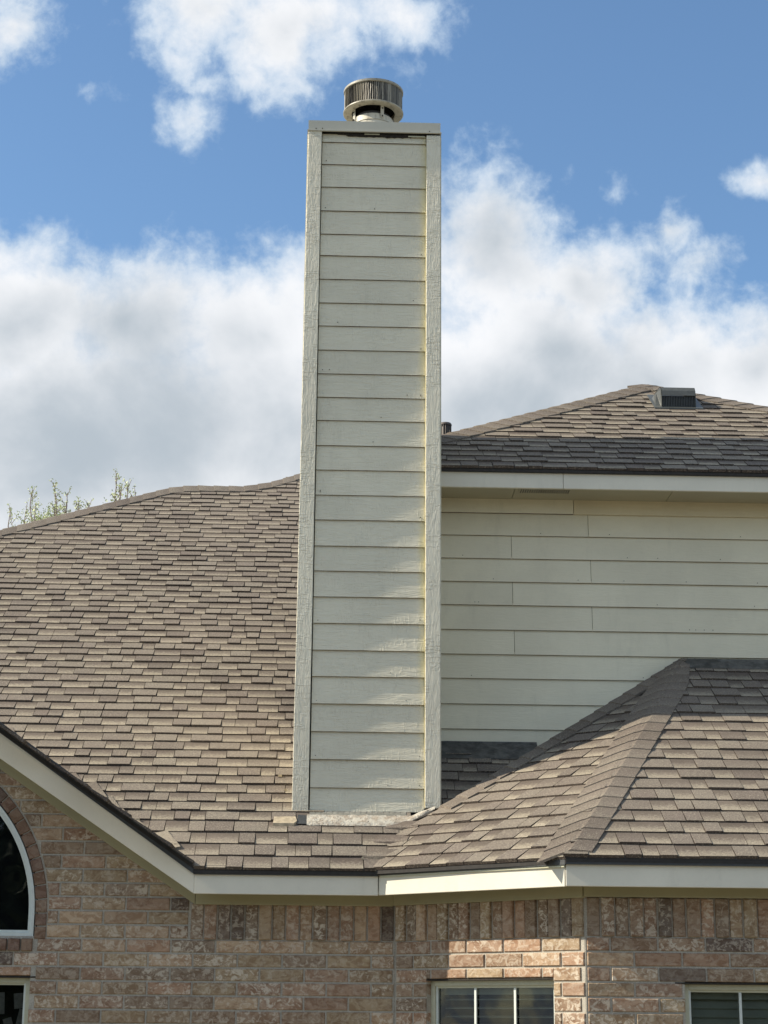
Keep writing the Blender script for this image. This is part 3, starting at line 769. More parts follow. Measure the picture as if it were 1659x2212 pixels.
# backing walls of mortar, openings cut by building them in pieces
REC = .0075
def backing(name, boxes, P, depth=.10):
    m = MB()
    for (a, b, z0, z1, z0b, z1b) in boxes:
        p = [P(a, z0, -REC), P(b, z0b, -REC), P(b, z1b, -REC), P(a, z1, -REC), P(a, z0, -depth), P(b, z0b, -depth), P(b, z1b, -depth), P(a, z1, -depth)]
        m.mesh(p, [(0, 1, 2, 3), (7, 6, 5, 4), (0, 4, 5, 1), (2, 6, 7, 3), (1, 5, 6, 2), (3, 7, 4, 0)])
    return m.build(name, M['mortar'], house)
ACX, ACZ, AR = RX, .600, .905        # arched window: centre and glass-frame outer radius
ARI, ARO = .912, .976                # brick ring
ZB = -H
WIN_L = (ACX - .9, ACX + .903, -.95, .252)      # lower left window opening
SILL = (ACX - .905, ACX + .905, .388, .456)
boxes = []
def rakez(x): return .80 + .655 * (-1.052 - x) if x > RX else .80 + .655 * (x - (2 * RX + 1.052))
x = -6.4
edges = [-6.4, 2 * RX + 1.052] + [RX + .976 * cos(pi * i / 48) for i in range(48, -1, -1)] + [WIN_L[1], -1.052, W0.x]
edges = sorted(set([round(e, 4) for e in edges] + [WIN_L[0]]))
for a, b in zip(edges[:-1], edges[1:]):
    if b - a < .0005: continue
    mid = (a + b) / 2
    za = .80 if (mid > -1.052 or mid < 2 * RX + 1.052) else rakez(a); zb_ = .80 if (mid > -1.052 or mid < 2 * RX + 1.052) else rakez(b)
    def ar(x): d = x - ACX; return ACZ + sqrt(max(0, .925 ** 2 - d * d))
    inA = abs(mid - ACX) < .915; inW = WIN_L[0] < mid < WIN_L[1]
    if inA:
        boxes.append((a, b, ar(a), za, ar(b), zb_)); lowtop = .47
    if inW and inA:
        boxes.append((a, b, WIN_L[3], lowtop, WIN_L[3], lowtop)); boxes.append((a, b, ZB, WIN_L[2], ZB, WIN_L[2]))
    elif inA: boxes.append((a, b, ZB, lowtop, ZB, lowtop))
    elif inW: boxes.append((a, b, WIN_L[3], za, WIN_L[3], zb_)); boxes.append((a, b, ZB, WIN_L[2], ZB, WIN_L[2]))
    else: boxes.append((a, b, ZB, za, ZB, zb_))
wall_l = backing('brick_wall', boxes, PL)
WIN_D = (.226, 1.095, -.95, .252)
wall_d = backing('brick_wall', [(-.05, WIN_D[0], ZB, .74, ZB, .74), (WIN_D[1], LD, ZB, .74, ZB, .74), (WIN_D[0], WIN_D[1], WIN_D[3], .74, WIN_D[3], .74), (WIN_D[0], WIN_D[1], ZB, WIN_D[2], ZB, WIN_D[2])], PD)
WIN_R = (1.590, 2.510, -.95, .232)
wall_r = backing('brick_wall', [(W1.x, WIN_R[0], ZB, .74, ZB, .74), (WIN_R[1], 4.2, ZB, .74, ZB, .74), (WIN_R[0], WIN_R[1], WIN_R[3], .74, WIN_R[3], .74), (WIN_R[0], WIN_R[1], ZB, WIN_R[2], ZB, WIN_R[2])], PR)
m = MB(); m.box((4.2, YR, ZB), (4.3, 20, .74)); m.box((-6.4, YW + .1, ZB), (-6.3, 20, .74)); m.box((-6.4, 20, ZB), (4.3, 20.1, .74)); m.build('side_wall', M['mortar'], house)

rcut = lambda p: p[1] - (fz0 + .06 + .655 * (-1.052 - p[0])) if p[0] > RX else p[1] - (fz0 + .06 + .655 * (p[0] - (2 * RX + 1.052)))
sillo = (SILL[0] - .004, SILL[1] + .004, SILL[2] - .006, SILL[3] + .02)
ringlow = (ACX + .902, ACX + .982, SILL[3], .62); ringlow2 = (ACX - .982, ACX - .902, SILL[3], .62)
glasshole = (ACX - .905, ACX + .905, SILL[3], .64)
# below the soldier band
wall_bricks(PL, -6.39, W0.x - .002, ZT, -1.2, wall_l, [WIN_L, sillo], phase=1)
# beside the arch, up under the rake
wall_bricks(PL, -4.75, -1.085, ZT + PZ * 21, ZT + .01, wall_l, [ringlow, ringlow2, glasshole], [rcut], (ACX, ACZ, ARO + .004), phase=1)
soldiers(PL, -1.078, W0.x - .004, wall_l)
soldiers(PD, .004, LD - .002, wall_d, ph=1)
soldiers(PR, W1.x + .012, 4.2, wall_r)
wall_bricks(PD, .003, LD - .002, ZT, -1.2, wall_d, [WIN_D], phase=0)
wall_bricks(PR, W1.x + .008, 4.2, ZT, -1.2, wall_r, [WIN_R], phase=1)
# arch ring, jamb and sill bricks
TR = [(.235, .155, .112), (.25, .17, .12), (.215, .14, .105), (.19, .135, .105), (.16, .12, .10)]
na = 38
for i in range(na):
    a0 = pi * i / na + .0035; a1 = pi * (i + 1) / na - .0035
    pl = [(ACX + r * cos(t), ACZ + r * sin(t)) for r, t in ((ARI, a0), (ARO, a0), (ARO, a1), (ARI, a1))]
    BR.append((brick_piece(pl, PL, .09, jit(rb.choice(TR[:3] if i < 9 else TR), .08), rb.uniform(0, .18), .002), wall_l, 'arch_brick'))
for k in range(2):
    for sg in (1, -1):
        z1 = ACZ - .004 - k * .073; z0 = z1 - .066
        xa, xb = sorted((ACX + sg * ARI, ACX + sg * ARO))
        BR.append((brick_piece([(xa, z0), (xb, z0), (xb, z1), (xa, z1)], PL, .09, jit(TR[rb.randrange(3)], .08), .1, .002), wall_l, 'arch_brick'))
s = SILL[0]
while s < SILL[1] - .04:
    w = .0655 if rb.random() < .85 else .052
    BR.append((brick_piece([(s, SILL[2]), (min(s + w, SILL[1]), SILL[2]), (min(s + w, SILL[1]), SILL[3]), (s, SILL[3])], PL, .09, jit(TR[rb.randrange(3)], .08), .08, .016), wall_l, 'sill_brick')); s += w + .009
def place_bricks():
    groups = {}
    for m, p, nm in BR: groups.setdefault(nm, []).append((m, p))
    for nm, L in groups.items():
        L.sort(key=lambda s: -seen_size(s[0])); r = MB()
        for i, (m, p) in enumerate(L):
            if i < 300 and seen_size(m) > 0: m.build(nm, M['brick'], p)
            else: r.add(m)
        if r.v: tag(r.build(nm + 's', M['brick'], house), kind='stuff')
place_bricks()

# ------------------------------------------------------------------ windows
def window_rect(P, s0, s1, z0, z1, muntins, label, fm, slats=True, papers=False, par=house, mw=.0072, tilt=1.2):
    w = empty('window', Vector(P((s0 + s1) / 2, z0, 0)) + Vector((0, 0, H)), par)
    if label: w['label'] = label
    def pb(name, a, b, za, zb, d0, d1, mt, bv=.002):
        m = MB(); p = [P(a, za, d0), P(b, za, d0), P(b, zb, d0), P(a, zb, d0), P(a, za, d1), P(b, za, d1), P(b, zb, d1), P(a, zb, d1)]
        m.mesh(p, [(0, 1, 2, 3), (7, 6, 5, 4), (0, 4, 5, 1), (2, 6, 7, 3), (1, 5, 6, 2), (3, 7, 4, 0)])
        o = m.build(name, mt, w); return bevel(o, bv) if bv else o
    fw = .028; f = -.045; bk = -.085
    pb('lintel', s0 - .05, s1 + .05, z1 - .012, z1 - .004, -.004, bk, M['rot'], 0)
    z1 = z1 - .012
    pb('frame', s0, s0 + fw, z0, z1, f, bk, fm); pb('frame', s1 - fw, s1, z0, z1, f, bk, fm)
    pb('frame', s0 + fw, s1 - fw, z1 - fw, z1, f, bk, fm); pb('frame', s0 + fw, s1 - fw, z0, z0 + fw, f, bk, fm)
    pb('sash', s0 + fw, s0 + fw + .012, z0 + fw, z1 - fw, f - .012, bk, M['vinyl'], .001); pb('sash', s1 - fw - .012, s1 - fw, z0 + fw, z1 - fw, f - .012, bk, M['vinyl'], .001)
    pb('sash', s0 + fw + .012, s1 - fw - .012, z1 - fw - .012, z1 - fw, f - .012, bk, fm, .001)
    for x in muntins: pb('muntin', x - mw, x + mw, z0 + fw, z1 - fw - .012, -.055, -.064, M['vinyl'], .001)
    m = MB(); m.poly([P(s0 + fw, z0 + fw, -.070), P(s1 - fw, z0 + fw, -.070), P(s1 - fw, z1 - fw, -.070), P(s0 + fw, z1 - fw, -.070)]); m.build('pane', M['glass'], w)
    m = MB()
    a, b = s0 - .05, s1 + .05; ZZ0, ZZ1 = z0 - .05, z1 + .05; d0, d1 = -.102, -.55
    m.poly([P(a, ZZ0, d1), P(b, ZZ0, d1), P(b, ZZ1, d1), P(a, ZZ1, d1)]); m.poly([P(a, ZZ0, d0), P(a, ZZ0, d1), P(a, ZZ1, d1), P(a, ZZ1, d0)]); m.poly([P(b, ZZ0, d0), P(b, ZZ0, d1), P(b, ZZ1, d1), P(b, ZZ1, d0)])
    m.poly([P(a, ZZ1, d0), P(b, ZZ1, d0), P(b, ZZ1, d1), P(a, ZZ1, d1)]); m.poly([P(a, ZZ0, d0), P(b, ZZ0, d0), P(b, ZZ0, d1), P(a, ZZ0, d1)])
    m.build('interior', M['interior'], w)
    if slats:
        pb('blind_valance', s0 + fw + .01, s1 - fw - .01, z1 - .075, z1 - .03, -.12, -.135, M['blind'])
        z = z1 - .10
        while z > -.30:
            m = MB(); hz_, hd = .024 * sin(tilt), .024 * cos(tilt); xa, xb = s0 + fw + .012, s1 - fw - .012; dm = -.150
            v = [P(x, z + sg * hz_ + th, dm - sg * hd) for th in (0, .003) for x, sg in ((xa, -1), (xb, -1), (xb, 1), (xa, 1))]
            m.mesh(v, [(0, 1, 2, 3), (7, 6, 5, 4), (0, 4, 5, 1), (2, 6, 7, 3), (1, 5, 6, 2), (3, 7, 4, 0)])
            m.build('blind_slat', M['blind'], w); z -= .046
    if papers:
        rnd = random.Random(9)
        for (x, z, ww, hh, an) in [(1.74 + 0, .115, .075, .085, .1), (1.765, .02, .075, .09, -.2), (1.63, .10, .04, .12, .05), (1.84, .09, .02, .16, .02), (1.68, -.02, .05, .08, .3)]:
            cx = s0 + x; m = MB(); pts = []
            for (du, dz) in ((-ww / 2, -hh / 2), (ww / 2, -hh / 2), (ww / 2, hh / 2), (-ww / 2, hh / 2)):
                pts.append((cx + du * cos(an) - dz * sin(an), z + du * sin(an) + dz * cos(an)))
            n = 4; m.mesh([P(a, b, -.11) for a, b in pts] + [P(a, b, -.113) for a, b in pts], [(0, 1, 2, 3), (7, 6, 5, 4)] + [(i, i + 4, (i + 1) % 4 + 4, (i + 1) % 4) for i in range(4)], (1, .97, .97)); m.build('hanging_card', M['paper'], w)
    return w
window_rect(PD, WIN_D[0], WIN_D[1], WIN_D[2], WIN_D[3], [.226 + .305, .226 + .575], None, M['frame_cream'], tilt=.15)
window_rect(PR, WIN_R[0], WIN_R[1], WIN_R[2], WIN_R[3], [WIN_R[0] + .303, WIN_R[0] + .60], None, M['frame_cream'])
window_rect(PL, WIN_L[0], WIN_L[1], WIN_L[2], WIN_L[3], [ACX - .3, ACX + .3], None, M['frame_cream'], slats=False, papers=True)
# arched window
aw = empty('arched_window', (ACX, YW, .47 + H), house); aw['label'] = 'arched window with white frame and near-black glass'
def arch_frame(name, Ro, Ri, zb0, d0, d1, mt, seg=56):
    m = MB(); pa = [(ACX + Ro, zb0)] + [(ACX + Ro * cos(pi * i / seg), ACZ + Ro * sin(pi * i / seg)) for i in range(seg + 1)] + [(ACX - Ro, zb0)]
    pi_ = [(ACX + Ri, zb0 + (Ro - Ri))] + [(ACX + Ri * cos(pi * i / seg), ACZ + Ri * sin(pi * i / seg)) for i in range(seg + 1)] + [(ACX - Ri, zb0 + (Ro - Ri))]
    n = len(pa)
    v = [PL(a, b, d0) for a, b in pa] + [PL(a, b, d0) for a, b in pi_] + [PL(a, b, d1) for a, b in pa] + [PL(a, b, d1) for a, b in pi_]
    fs = []
    for i in range(n):
        j = (i + 1) % n
        fs += [(i, n + i, n + j, j)[::-1], (2 * n + i, i, j, 2 * n + j)[::-1], (n + i, 3 * n + i, 3 * n + j, n + j)[::-1]]
    m.mesh(v, fs); return m.build(name, mt, aw)
bevel(arch_frame('frame', AR, AR - .022, .468, -.012, -.08, M['vinyl']), .002)
bevel(arch_frame('sash', AR - .0225, AR - .036, .4905, -.026, -.08, M['vinyl']), .0015)
m = MB(); pts = [(ACX + (AR - .03), .50)] + [(ACX + (AR - .03) * cos(pi * i / 56), ACZ + (AR - .03) * sin(pi * i / 56)) for i in range(57)] + [(ACX - (AR - .03), .50)]
m.poly([PL(a, b, -.05) for a, b in pts]); m.build('pane', M['glass'], aw)
m = MB(); m.poly([PL(ACX + (a - ACX) * 1.04, .6 + (b - .6) * 1.03, -.125) for a, b in pts])
m.build('interior', simple('dark_attic_room', (.012, .013, .018), .95), aw)

# ------------------------------------------------------------------ upper storey wall
YS = 11.95
sw = empty('siding_wall', (.07, YS, 3.0 + H), house)
m = MB(); m.box((.07, YS + .012, 1.0), (4.65, YS + .10, 3.52)); m.box((.07, YS + .10, 1.0), (.17, 17, 3.52)); m.box((4.55, YS + .10, 1.0), (4.65, 17, 3.52)); m.build('sheathing', M['deck'], sw)
UNDER = (.09, .055, .05)        # bare foot of a board, darkened to paint the shadow line beneath
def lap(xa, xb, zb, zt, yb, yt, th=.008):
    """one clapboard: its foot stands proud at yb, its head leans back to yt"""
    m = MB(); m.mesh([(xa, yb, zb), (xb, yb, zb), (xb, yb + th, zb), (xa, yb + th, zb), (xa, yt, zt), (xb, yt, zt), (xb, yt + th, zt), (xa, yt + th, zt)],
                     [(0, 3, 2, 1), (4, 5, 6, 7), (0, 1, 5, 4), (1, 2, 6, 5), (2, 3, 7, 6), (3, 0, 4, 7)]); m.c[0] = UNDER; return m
zl_ = [3.312, 3.162, 3.003, 2.844, 2.685, 2.518, 2.353, 2.192, 2.023, 1.858, 1.744]
joints = {0: [1.418], 1: [], 2: [.885], 3: [1.425], 4: [.890], 5: [1.43], 6: [.895]}
joints = {0: [1.418], 1: [.90], 2: [1.430], 3: [.905], 4: [1.432], 5: [.913]}
rs = random.Random(3)
for i in range(len(zl_) - 1):
    zt, zb = zl_[i], zl_[i + 1]
    xs = [.38] + joints.get(i, []) + [4.64]
    for a, b in zip(xs[:-1], xs[1:]):
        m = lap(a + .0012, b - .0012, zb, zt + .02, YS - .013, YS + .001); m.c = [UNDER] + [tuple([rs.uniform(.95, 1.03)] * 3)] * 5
        bevel(m.build('siding_board', M['wall_board'], sw), .0015, 1)
m = lap(.38, 1.3185, 3.317, 3.425, YS - .022, YS - .020, .018); bevel(m.build('band_board', M['wall_board'], sw), .002)
m = lap(1.3215, 4.64, 3.317, 3.425, YS - .022, YS - .020, .018); m.c = [(.93, .89, .82)] * 6; bevel(m.build('band_board', M['wall_board'], sw), .002)
# its eave
board('fascia', ob((-.26, 11.6), (1.2093, 11.6), (0, .022), 3.398, 3.53), M['fascia'])
board('fascia', ob((1.2115, 11.6), (4.95, 11.6), (0, .022), 3.398, 3.53), M['fascia'])
board('drip_edge', ob((-.28, 11.586), (4.98, 11.586), (0, .012), 3.500, 3.548), M['drip'], bv=0)
for (a, b) in ((-.26, .90), (.904, 1.944), (1.948, 3.1), (3.104, 4.95)):
    m = MB(); m.box((a, 11.615, 3.415), (b, YS - .002, 3.425)); m.build('soffit', M['soffit'], house)
m = MB(); sv = []
m.box((.93, 11.66, 3.409), (1.28, 11.755, 3.4145)); so = m.build('soffit_vent', M['soffit'], house)
for i in range(22):
    s_ = MB(); x = .94 + i * .0150; s_.box((x, 11.67, 3.4060), (x + .006, 11.745, 3.4090)); sv.append(s_)
mm = MB()
for s_ in sv: mm.add(s_)
tag(mm.build('vent_slits', M['flash'], so), kind='stuff')

# box vent on the upper roof
bvn = empty('box_vent', (2.24, 12.9, 4.4 + H), house); bvn['label'] = 'dark metal box vent near the roof peak'
m = MB(); x0, x1 = 2.12, 2.375; yf = 12.87
prof = [(yf + .005, zup(0, yf) + .012), (yf, 4.505), (yf + .010, 4.545), (yf + .035, 4.578), (yf + .08, 4.594), (yf + .28, zup(0, yf + .28) + .03)]
n = len(prof)
for (xa, xb) in ((x0, x1),):
    flx = .020
    for (a, b) in zip(prof[1:-1], prof[2:]): m.poly([(xa, a[0], a[1]), (xb, a[0], a[1]), (xb, b[0], b[1]), (xa, b[0], b[1])])
    m.poly([(xa, p[0], p[1]) for p in prof]); m.poly([(xb, p[0], p[1]) for p in prof][::-1])
o = m.build('vent_hood', M['vent'], bvn); so_ = o.modifiers.new('s', 'SOLIDIFY'); so_.thickness = .004
m = MB(); m.poly([(x0, yf + .02, 4.40), (x0 - .045, yf + .03, 4.405), (x0 - .02, yf + .10, 4.555), (x0, yf + .05, 4.562)]); m.poly([(x0 - .045, yf + .03, 4.405), (x0 - .05, yf + .2, 4.52), (x0 - .02, yf + .2, 4.575), (x0 - .02, yf + .10, 4.555)]); m.build('vent_side_wing', M['vent'], bvn)
m = MB(); m.box((x0 + .006, yf + .02, 4.395), (x1 - .006, yf + .024, 4.505)); gr = m.build('vent_grille', M['ventdark'], bvn)
mm = MB()
for i in range(20): mm.box((x0 + .012 + i * .0122, yf + .012, 4.398), (x0 + .0155 + i * .0122, yf + .018, 4.503))
tag(mm.build('grille_bars', M['vent'], bvn), kind='stuff')
m = MB(); Nn = Vector((0, -SL, 1)).normalized()
pts = [(x0 - .055, yf - .012), (x1 + .05, yf - .012), (x1 + .05, yf + .30), (x0 - .055, yf + .30)]
m.poly([(a, b, zup(a, b) + .019) for a, b in pts]); m.poly([(a, b, zup(a, b) + .010) for a, b in pts][::-1])
for i in range(4):
    a, b = pts[i], pts[(i + 1) % 4]; m.poly([(*a, zup(*a) + .010), (*b, zup(*b) + .010), (*b, zup(*b) + .019), (*a, zup(*a) + .019)])
m.build('vent_flange', M['vent'], bvn)
# gas vent pipe behind the hip
vp = empty('vent_pipe', (.56, 13.5, 3.98 + H), house)
m = MB(); m.lathe((.56, 13.5), [(.034, 3.9), (.034, 4.440)], 24); m.build('pipe', M['pipe'], vp, smooth=True)
m = MB(); m.lathe((.56, 13.5), [(.0, 4.465), (.044, 4.460), (.050, 4.450), (.050, 4.442), (.044, 4.438)], 24); m.build('pipe_cap', M['pipe'], vp)
m = MB()
for i in range(16):
    th = 2 * pi * i / 16; m.tube([(.56 + .044 * cos(th), 13.5 + .044 * sin(th), 4.33), (.56 + .044 * cos(th), 13.5 + .044 * sin(th), 4.442)], .004, 5)
m.lathe((.56, 13.5), [(.034, 4.30), (.048, 4.305), (.048, 4.325), (.034, 4.325)], 24); tag(m.build('cap_ribs', M['pipe'], vp), kind='stuff')

# ------------------------------------------------------------------ chimney
ch = empty('chimney', (-.065, 11.6, 1.2 + H), house)
ch['label'] = 'tall square chimney clad in pale sage lap siding under a round metal flue cap'
CX0, CX1, CY0, CY1 = -.500, .371, 11.17, 12.10
m = MB(); m.box((CX0 + .03, CY0 + .014, .8), (CX1 - .03, CY1 - .014, 5.72)); m.build('chase_core', M['deck'], ch)
bz = [5.634, 5.473, 5.31, 5.140, 4.975, 4.823, 4.658, 4.493, 4.334, 4.169, 4.008, 3.849, 3.694, 3.527, 3.365, 3.201, 3.039, 2.871, 2.711, 2.546, 2.379, 2.211, 2.047, 1.879, 1.709, 1.54, 1.37, 1.228]
TLX, TRX = -.411, .279
zt = 5.70
rc = random.Random(12)
for i, zb in enumerate(bz):
    top = 5.70 if i == 0 else bz[i - 1] + .02
    low = i / len(bz)
    tilt = .0105 + .005 * min(1, max(0, (low - .5) / .3)) + rc.uniform(-.001, .001)
    m = MB(); seg = 1
    a, b = TLX + .001, TRX - .0015
    yb = CY0 - tilt; yt = CY0 + .0005
    dz = rc.uniform(-.0012, .0012)
    m.mesh([(a, yb, zb), (b, yb - .0, zb + dz), (b, yb + .008, zb + dz), (a, yb + .008, zb), (a, yt, top), (b, yt, top), (b, yt + .008, top), (a, yt + .008, top)],
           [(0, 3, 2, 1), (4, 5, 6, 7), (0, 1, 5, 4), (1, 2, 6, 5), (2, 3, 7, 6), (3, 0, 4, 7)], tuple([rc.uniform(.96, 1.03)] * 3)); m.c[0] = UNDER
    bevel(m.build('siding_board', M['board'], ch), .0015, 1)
# boards on the other faces
def side_lap(name, x0, x1, zb, top, face):
    m = MB()
    if face == 'L':
        v = [(CX0 - .009, CY0 + .10, zb), (CX0 - .009, CY1 - .09, zb), (CX0 - .001, CY1 - .09, zb), (CX0 - .001, CY0 + .10, zb), (CX0 + .001, CY0 + .10, top), (CX0 + .001, CY1 - .09, top), (CX0 + .009, CY1 - .09, top), (CX0 + .009, CY0 + .10, top)]
    else:
        v = [(CX1 + .009, CY0 + .10, zb), (CX1 + .009, CY1 - .09, zb), (CX1 + .001, CY1 - .09, zb), (CX1 + .001, CY0 + .10, zb), (CX1 - .001, CY0 + .10, top), (CX1 - .001, CY1 - .09, top), (CX1 - .009, CY1 - .09, top), (CX1 - .009, CY0 + .10, top)]
    m.mesh(v, [(0, 3, 2, 1), (4, 5, 6, 7), (0, 1, 5, 4), (1, 2, 6, 5), (2, 3, 7, 6), (3, 0, 4, 7)]); m.build('side_siding_board', M['wall_board'], ch)
for face in 'LR':
    z = 1.21
    while z < 5.6: side_lap('', 0, 0, z, min(5.70, z + .183), face); z += .163
# corner trims, slightly irregular, standing proud of the boards
def vtrim(x0, x1, y0, y1, z0, z1, x0b, x1b, z0r=None, y0b=None):
    m = MB(); K = 14; vs = []
    for i in range(K + 1):
        t = i / K; z = z0 + (z1 - z0) * t; a = x0b + (x0 - x0b) * t; b = x1b + (x1 - x1b) * t
        w = .0012 * noise.noise(Vector((z * 1.7, x0 * 9, 0)))
        zz = (z + (z0r - z0)) if (i == 0 and z0r is not None) else z
        yy = y0 if y0b is None else y0b + (y0 - y0b) * t
        vs += [(a + w, yy, z), (b + w, yy, zz), (b + w, y1, zz), (a + w, y1, z)]
    fs = [(3, 2, 1, 0)] + [tuple(4 * K + k for k in range(4))]
    for i in range(K):
        for k in range(4): fs.append((4 * i + k, 4 * i + (k + 1) % 4, 4 * i + 4 + (k + 1) % 4, 4 * i + 4 + k))
    m.mesh(vs, fs); return bevel(m.build('corner_trim', M['trim'], ch), .003)
vtrim(-.502, -.414, CY0 - .035, CY0 + .010, 1.190, 5.705, -.516, -.418, y0b=CY0 - .025)
vtrim(.281, .373, CY0 - .030, CY0 + .010, 1.252, 5.690, .281, .373)
for (x0, x1) in ((CX0 - .010, CX0 + .012), (CX1 - .012, CX1 + .010)):
    for (y0, y1) in ((CY0 + .0105, CY0 + .10), (CY1 - .09, CY1)):
        m = MB(); m.box((x0, y0, 1.2), (x1, y1, 5.70)); m.build('side_corner_trim', M['trim'], ch)
# caulk bead down the right trim
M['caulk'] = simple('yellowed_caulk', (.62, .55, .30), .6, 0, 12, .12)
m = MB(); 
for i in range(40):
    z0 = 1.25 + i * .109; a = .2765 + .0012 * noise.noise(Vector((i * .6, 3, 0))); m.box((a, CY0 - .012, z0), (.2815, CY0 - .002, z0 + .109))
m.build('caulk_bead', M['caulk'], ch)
# chase cover with folded rim
m = MB(); rx0, rx1, ry0, ry1 = -.503, .373, CY0 - .038, CY1 + .03
zt_, zb_ = 5.782, 5.700
def ring_face(x0, x1, y0, y1, z0, z1): return [(x0, y0, z0), (x1, y0, z0), (x1, y1, z0), (x0, y1, z0)], z1
prof = [(0.0, zt_ - .003), (.010, zt_), (.0, zt_ - .006), (-.001, zb_ + .010), (.006, zb_ + .008), (.006, zb_), (-.004, zb_ - .002)]
rings = []
for off, z in prof: rings.append([(rx0 - off, ry0 - off, z), (rx1 + off, ry0 - off, z), (rx1 + off, ry1 + off, z), (rx0 - off, ry1 + off, z)])
rings = rings[2:]
n0 = []
for r in rings: n0 += r
fs = []
for k in range(len(rings) - 1):
    for i in range(4): fs.append((4 * k + i, 4 * k + 4 + i, 4 * k + 4 + (i + 1) % 4, 4 * k + (i + 1) % 4))
m.mesh(n0, fs); c0 = len(m.v)
m.mesh(rings[0] + [((rx0 + rx1) / 2, (ry0 + ry1) / 2, zt_ + .02)], [(i, (i + 1) % 4, 4) for i in range(4)])
o = m.build('chase_cover', M['cap_metal'], ch); o.modifiers.new('s', 'SOLIDIFY').thickness = .002
m = MB()
for (x, z) in ((-.452, 5.716), (-.410, 5.718), (.300, 5.713)): m.lathe((0, 0), [(0, 0)], 3) if 0 else m.box((x - .003, ry0 - .004, z - .003), (x + .003, ry0, z + .003))
tag(m.build('nail_heads', M['rot'], ch), kind='stuff')
# ragged dark gap and torn edge under the cover
m = MB(); K = 34; rr = random.Random(4); lo = []; 
for i in range(K + 1):
    t = i / K; x = -.31 + .59 * t; d = (.006 + .018 * abs(noise.noise(Vector((x * 21, 1, 0)))) + .012 * (.1 < t < .85)); lo.append((x, d))
for (a, da), (b, db) in zip(lo[:-1], lo[1:]):
    m.poly([(a, CY0 - .016, 5.700 - da), (b, CY0 - .016, 5.700 - db), (b, CY0 - .016, 5.706), (a, CY0 - .016, 5.706)]); m.poly([(a, CY0 - .016, 5.700 - da), (a, CY0, 5.700 - da), (b, CY0, 5.700 - db), (b, CY0 - .016, 5.700 - db)])
m.build('torn_edge', M['rot'], ch)
m = MB(); 
for (x0, x1, z) in ((-.13, -.03, 5.694), (.16, .27, 5.684)): m.box((x0, CY0 - .020, z - .004), (x1, CY0 - .0165, z + .004))
m.build('torn_edge_sliver', M['frame_cream'], ch)

# round flue cap
fc = empty('flue_cap', (-.063, 11.64, 5.80 + H), ch); del fc
FCX, FCY = -.063, 11.635
R1 = .207; ZB1, ZT1 = 6.088, 6.264
m = MB(); m.lathe((FCX, FCY), [(.150, 5.79), (.146, 5.98), (.140, 5.99), (.139, 6.030), (.135, 6.036), (.128, 6.036)], 64); m.build('flue_collar', M['flue'], ch, smooth=True)
m = MB(); m.lathe((FCX, FCY), [(.146, 5.978), (.150, 5.983), (.142, 5.989)], 64, (.5, .5, .5)); m.build('collar_seam', M['flue'], ch)
m = MB(); m.lathe((FCX, FCY), [(.150, ZB1 + .030), (.150, ZB1), (R1 - .004, ZB1 - .002), (R1 + .002, ZB1 + .003), (R1 + .002, ZB1 + .010), (R1 - .006, ZB1 + .016)], 72, (.62, .61, .58)); m.build('cap_lower_ring', M['flue'], ch, smooth=False)
m = MB(); m.lathe((FCX, FCY), [(R1 - .008, ZT1 - .022), (R1, ZT1 - .018), (R1 + .001, ZT1 - .004), (R1 - .02, ZT1 + .006), (.1, ZT1 + .016), (0, ZT1 + .018)], 72, (.55, .55, .55)); m.build('cap_lid', M['flue'], ch)
m = MB(); m.lathe((FCX, FCY), [(R1 - .030, ZB1 + .02), (R1 - .030, ZT1 - .01)], 48); m.build('inner_drum', M['ventdark'], ch)
m = MB(); nl = 84
rl = random.Random(6)
for i in range(nl):
    th = 2 * pi * i / nl; tw = .65
    c, s_ = cos(th), sin(th); r = R1 - .010 + rl.uniform(-.0015, .0015); w = .0060
    bend = rl.uniform(-.002, .002)
    ring = []
    for z, e in ((ZB1 + .012, 0), (ZB1 + .06, bend), (ZT1 - .06, -bend), (ZT1 - .014, 0)):
        for sg in (-1, 1):
            tx = (-s_ * cos(tw) + c * sin(tw)) * w * sg; ty = (c * cos(tw) + s_ * sin(tw)) * w * sg
            ring.append((FCX + c * r + tx - s_ * e, FCY + s_ * r + ty + c * e, z))
    t = rl.uniform(.25, .65); t = t * (.45 if rl.random() < .3 else 1)
    m.mesh(ring, [(0, 1, 3, 2), (2, 3, 5, 4), (4, 5, 7, 6)], (t, t * .98, t * .95))
o = m.build('cap_louvers', M['flue'], ch); o.modifiers.new('s', 'SOLIDIFY').thickness = .0022; tag(o, kind='stuff')
for th in (-1.16, -2.75, .35, 1.9, 3.6):
    m = MB(); c, s_ = cos(th), sin(th); t = Vector((-s_, c, 0)); rr_ = .141
    p = Vector((FCX + c * rr_, FCY + s_ * rr_, 0)); q = Vector((c, s_, 0))
    vs = []
    for z, ro in ((6.0, .0), (6.04, .003), (ZB1 + .02, .006)):
        for a, b in ((-.012, 0), (.012, 0), (.012, .004), (-.012, .004)): vs.append(tuple(p + t * a + q * (b + ro) + Vector((0, 0, z))))
    m.mesh(vs, [(3, 2, 1, 0), (8, 9, 10, 11)] + [(4 * j + k, 4 * j + (k + 1) % 4, 4 * j + 4 + (k + 1) % 4, 4 * j + 4 + k) for j in range(2) for k in range(4)], (.8, .8, .8))
    m.build('cap_bracket', M['flue'], ch)
    m = MB()
    for z in (6.012, 6.07):
        c2 = p + q * .011 + Vector((0, 0, z)); m.box((c2.x - .004, c2.y - .004, z - .004), (c2.x + .004, c2.y + .004, z + .004))
    m.build('bracket_screw', M['rot'], ch)
m = MB(); m.lathe((FCX, FCY), [(0, 6.03), (.12, 6.03), (.12, 6.06), (0, 6.12)], 32); m.build('flue_inner', M['ventdark'], ch)

